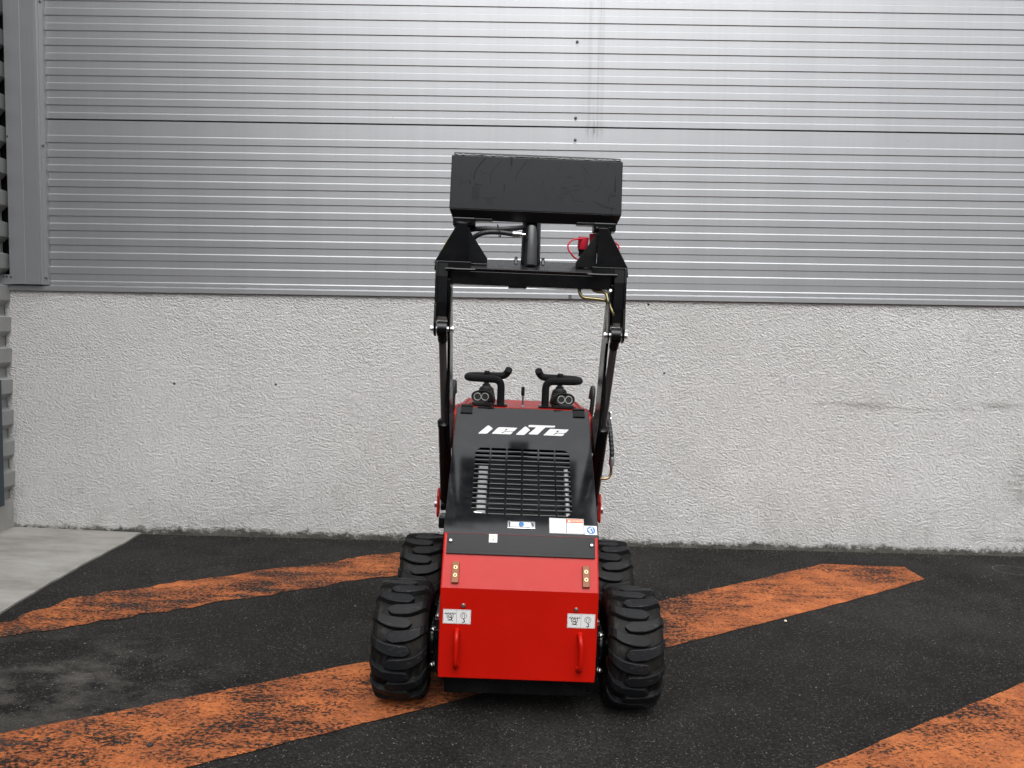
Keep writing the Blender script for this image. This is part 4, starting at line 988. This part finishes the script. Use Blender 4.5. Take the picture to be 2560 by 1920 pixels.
# couplings with red dust caps and their straps
def cap(c, d, straps, label):
    c = Vector(c); d = Vector(d).normalized()
    bm = B(); lathe(bm, c-d*.075, d, [(0, .015), (.02, .015), (.022, .019), (.045, .019)], 6); cp = obj('coupling', bm, 'black_steel', L, bevel=.001)
    bm = B(); lathe(bm, c-d*.045, d, [(0, .0190), (.004, .0205), (.040, .0205), (.046, .0195), (.047, .016)], 22); dcp = obj('dust_cap', bm, 'cap_red', cp, smooth=True)
    bm = B(); tube(bm, smooth_path(straps, 6), .0034, 8); obj('strap', bm, 'cap_red', dcp, smooth=True)
cap((.1985, -.005, 1.878), (.05, -.25, 1), [(.196, -.018, 1.870), (.173, -.030, 1.8675), (.150, -.036, 1.861), (.1365, -.038, 1.843), (.1385, -.038, 1.824), (.150, -.034, 1.809), (.170, -.02, 1.793), (.20, .0, 1.785)], 'a')
cap((.243, .025, 1.897), (-.1, -.1, 1), [(.246, .02, 1.88), (.275, .01, 1.875), (.316, .005, 1.866), (.334, .005, 1.858), (.341, .008, 1.846), (.336, .01, 1.831), (.320, .015, 1.815), (.29, .02, 1.80)], 'b')

# ---- wheels
R, TW = .2372, .215
def carc(x):
    a_ = abs(x)
    if a_ <= .078: return .2168-.0060*(a_/.078)**2
    t = (a_-.078)/(.107-.078)
    return .2108-.024*t**2.4
def tyre_mesh():
    bm = B(); n = 84
    xs_ = [-.098, -.104, -.107, -.1065, -.102, -.094, -.085, -.075, -.05, -.025, 0]
    rs_ = [.118, .140, .160, .178, .192] 
    prof = [(-.090, .112), (-.099, .125), (-.1055, .145), (-.107, .165), (-.1055, .184), (-.100, carc(.100)), (-.092, carc(.092)), (-.080, carc(.080)), (-.055, carc(.055)), (-.028, carc(.028)), (0, carc(0))]
    prof = prof+[(-x, r) for x, r in prof[-2::-1]]
    rings = []
    for x, r in prof:
        rings.append([bm.verts.new((x, r*math.cos(2*math.pi*k/n), r*math.sin(2*math.pi*k/n))) for k in range(n)])
    for a_, b_ in zip(rings[:-1], rings[1:]):
        for k in range(n): bm.faces.new((a_[k], a_[(k+1) % n], b_[(k+1) % n], b_[k]))
    for f in bm.faces: f.smooth = True
    # lugs: from each shoulder across the crown, both dipping towards the middle
    NL = 14; rnd = random.Random(3)
    for sgn in (-1, 1):
        for q in range(NL):
            ph0 = 2*math.pi*(q+(.5 if sgn > 0 else 0))/NL
            nt = 12; secs = []
            for i in range(nt+1):
                t = i/nt
                x = -.1085+.1560*t
                sh = .205*(1-t)**3.6                       # sweeps up towards the shoulder
                hw = .0165+.0045*min(1, t*2.2)
                e = (t-.80)/.20
                if e > 0: hw *= math.sqrt(max(0.02, 1-e*e))
                hgt = .0205 if t > .10 else .0205*(.62+.38*t/.10)
                r0 = carc(x)-.003; r1 = carc(x)+hgt
                xx = x if t > .04 else x
                pts = []
                for (rr, k) in ((r0, -1.22), (r1-.0015, -1.0), (r1, -.86), (r1, .86), (r1-.0015, 1.0), (r0, 1.22)):
                    a_ = ph0+sh+k*hw/rr
                    a_b = -math.pi-a_                   # front of the tyre faces -y, angle grows upward there
                    pts.append(bm.verts.new((sgn*xx, rr*math.cos(a_b), rr*math.sin(a_b))))
                secs.append(pts)
            for a_, b_ in zip(secs[:-1], secs[1:]):
                for k in range(5):
                    f = bm.faces.new((a_[k], a_[k+1], b_[k+1], b_[k])); f.material_index = 1 
            for s_ in (secs[0], secs[-1]):
                f = bm.faces.new(s_); f.material_index = 1
    bmesh.ops.recalc_face_normals(bm, faces=bm.faces)
    me = bpy.data.meshes.new('tyre'); bm.to_mesh(me); bm.free()
    me.materials.append(M['rubber']); me.materials.append(M['lug_rubber'])
    return me
ty_me = tyre_mesh()
bm = B(); lathe(bm, (-.088, 0, 0), (1, 0, 0), [(0, .106), (.002, .116), (.010, .113), (.014, .104), (.03, .100), (.14, .100), (.160, .104), (.166, .113), (.174, .116), (.176, .106)], 36)
bmesh.ops.recalc_face_normals(bm, faces=bm.faces); rim_me = bpy.data.meshes.new('rim'); bm.to_mesh(rim_me); bm.free(); rim_me.materials.append(M['black_steel'])
bm = B(); lathe(bm, (.0, 0, 0), (1, 0, 0), [(0, .06), (.03, .06), (.034, .05), (.05, .045), (.052, .02)], 24)
bmesh.ops.recalc_face_normals(bm, faces=bm.faces); hub_me = bpy.data.meshes.new('hub'); bm.to_mesh(hub_me); bm.free(); hub_me.materials.append(M['black_steel'])
bm = B(); hexnut(bm, (0, 0, 0), (1, 0, 0), .009, .012, .006); bmesh.ops.recalc_face_normals(bm, faces=bm.faces); nut_me = bpy.data.meshes.new('wheel_nut'); bm.to_mesh(nut_me); bm.free(); nut_me.materials.append(M['zinc'])
TR, WB = .916, .7216
for (yy, nm) in ((0, 'front'), (WB, 'rear')):
    for sgn in (-1, 1):
        wh = bpy.data.objects.new('wheel', rim_me); sc.collection.objects.link(wh); wh.parent = L
        wh.location = (sgn*TR/2, yy, R-.001)
        wh['label'] = '%s %s wheel' % (nm, 'left' if sgn < 0 else 'right')
        t_ = bpy.data.objects.new('tyre', ty_me); sc.collection.objects.link(t_); t_.parent = wh
        t_.rotation_euler = (R_({('front', -1): 3, ('front', 1): 12, ('rear', -1): -5, ('rear', 1): 8}[(nm, sgn)]), 0, 0)
        h_ = bpy.data.objects.new('hub', hub_me); sc.collection.objects.link(h_); h_.parent = wh
        if sgn < 0: h_.rotation_euler = (0, 0, math.pi)
        for k in range(5):
            nn = bpy.data.objects.new('wheel_nut', nut_me); sc.collection.objects.link(nn); nn.parent = wh
            a_ = 2*math.pi*k/5; nn.location = (sgn*.030, .042*math.cos(a_), .042*math.sin(a_))
            if sgn < 0: nn.rotation_euler = (0, 0, math.pi)
# drive cases between body and wheels, with the bright nuts that show in the gap
for sgn in (-1, 1):
    bm = B(); x0, x1 = sorted((X0+sgn*.2865, X0+sgn*.330)); box(bm, x0, x1, -.10, .85, .14, .36)
    dc = obj('drive_case', bm, 'black_steel', L, bevel=.006)
    for yy in (0, WB):
        bm = B(); cyl(bm, (X0+sgn*.28, yy, R), (sgn*(TR/2-.0), yy, R), .042, n=20); lathe(bm, (X0+sgn*.330, yy, R), (sgn, 0, 0), [(0, .085), (.012, .085), (.016, .06), (.03, .055)], 28); obj('axle', bm, 'black_steel', dc, smooth=True)
    bm = B(); box(bm, *sorted((X0+sgn*.298, X0+sgn*.322)), -.14, -.06, .290, .330); obj('mount_tab', bm, 'black_steel', dc, bevel=.003)
    for yy, zz_, xx, r_ in ((-.10, .372, .318, .0085), (-.10, .318, .336, .0110), (-.10, .176, .337, .0100)):
        bm = B(); hexnut(bm, (X0+sgn*(xx-.012), yy, zz_), (sgn*.8, -.6, 0), r_, .014, .006); obj('nut', bm, 'zinc', dc, bevel=.0005, seg=1)
